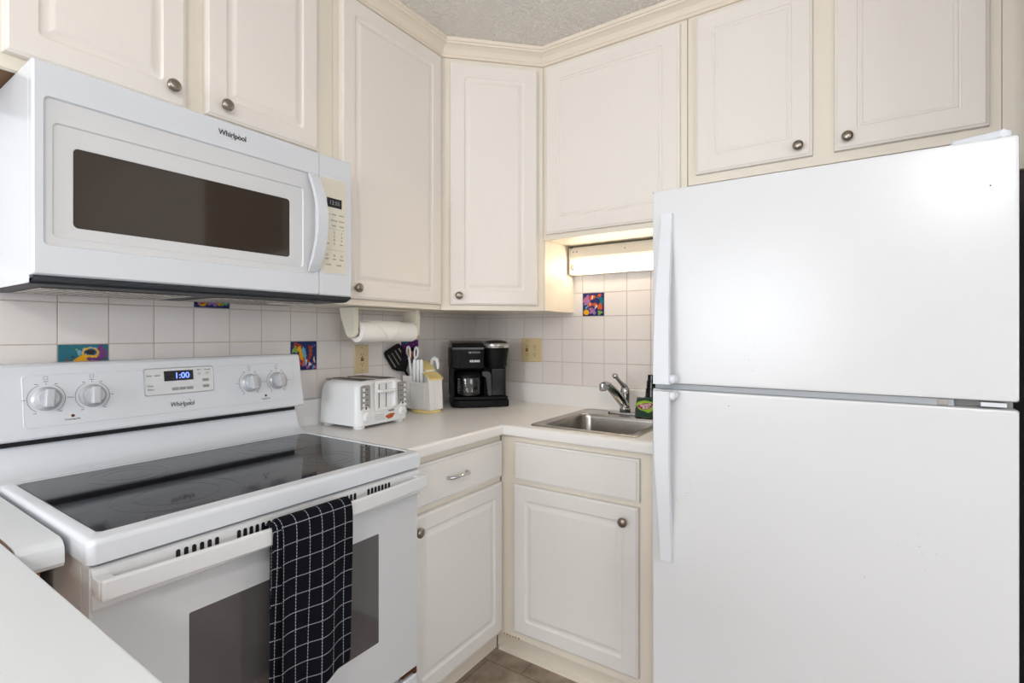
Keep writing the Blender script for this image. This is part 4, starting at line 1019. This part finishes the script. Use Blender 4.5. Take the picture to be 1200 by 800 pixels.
obj('control_strip', b, ['lcd', 'white_print'], r)
b = B(MK).text('KEURIG', .0125, T3(-.034, -.0022, .217) @ RX, 0, .0006, bold=.0006, sx=1.08)
obj('logo', b, 'white_print', r)
# pod head
cxp, cyp = .073, .050
b = B(MK).lathe([(.040, .180), (.046, .183), (.050, .20), (.056, .245), (.060, .272), (.060, .279), (0, .279)], T3(cxp, cyp, 0), 40)
b.box(.018, .128, .055, .196, .185, .288, .008, 2)
pod = obj('pod_head', b, 'black_m', r)
b = B(MK).lathe([(.058, .276), (.066, .278), (.0685, .285), (.0685, .293), (.063, .300), (.046, .303)], T3(cxp, cyp, 0) @ Matrix.Rotation(.0, 4, 'X'), 40); obj('silver_ring', b, 'silver', pod)
b = B(MK).lathe([(.056, .300), (.054, .305), (.045, .310), (.020, .314), (0, .3145)], T3(cxp, cyp, 0), 40)
b.box(.020, .126, .07, .196, .290, .308, .008, 2)
obj('pod_lid', b, 'black_g', pod)
b = B(MK).box(.050, .118, .038, .086, .0505, .1795, .004); obj('cup_recess', b, 'black_g', r)
# carafe
cc = (-.053, .074)
b = B(MK).lathe([(.052, .0515), (.062, .054), (.066, .062), (.067, .10), (.066, .135), (.060, .152), (.054, .160), (.052, .160), (.058, .151), (.064, .134), (.065, .10), (.064, .062), (.060, .056), (0, .054)], T3(cc[0], cc[1], 0), 40)
r2 = thing('carafe', 'glass coffee carafe with dark grey handle, in the coffee maker', 'carafe', (.290, -.318, .966), 45)
obj('glass_jug', b, 'glass', r2)
b = B(MK).lathe([(.0675, .150), (.063, .158), (.056, .166), (.048, .170), (0, .171)], T3(cc[0], cc[1], 0), 36)
b.lathe([(.0675, .138), (.0685, .139), (.0685, .150), (.0665, .151)], T3(cc[0], cc[1], 0), 36)
obj('lid', b, 'black_m', r2)
b = B(MK).prism([(.004, .168), (.040, .165), (.046, .155), (.050, .062), (.046, .052), (.034, .052), (.032, .062), (.026, .140), (.004, .146)], .025, .043, 'y', b=.003, seg=2)
obj('handle', b, 'greyhandle', r2)
b = B(MK)
for k in range(9):
    a = math.radians(-140); z = .070+.009*k
    Mq = T3(cc[0], cc[1], z) @ Matrix.Rotation(a, 4, 'Z') @ T3(.0672, 0, 0)
    b.box(0, .0005, -.006, .006 if k % 2 else .002, -.0007, .0007, M=Mq)
obj('level_marking', b, 'white_print', r2)

# ------------------------------------------------------------------ added fill lamp, unseen behind the camera
r = thing('added_fill_lamp', 'added round frosted fill lamp on the ceiling, unseen behind the camera', 'lamp', (2.3, -3.5, ZC))
obj('shade', B().lathe([(0, 2.385), (.09, 2.392), (.15, 2.415), (.165, 2.445), (.16, 2.4675)], T3(2.3, -3.5, 0), 36), mat('added_lamp_glow', rgb(240, 236, 226), .4, emis=(1, .9, .78, 1), estr=1.5), r)

# ------------------------------------------------------------------ groups of repeats
for o in COL.objects:
    if o.parent is None:
        k = o.name.split('.')[0]
        g = {'decorative_tile': 'painted sea life tiles in the backsplash', 'steak_knife': 'white-handled knives in the caddy',
             'wall_cabinet': 'cream wall cabinets under the crown moulding', 'wall_outlet': 'almond outlets on the backsplash'}.get(k)
        if g: o['group'] = g
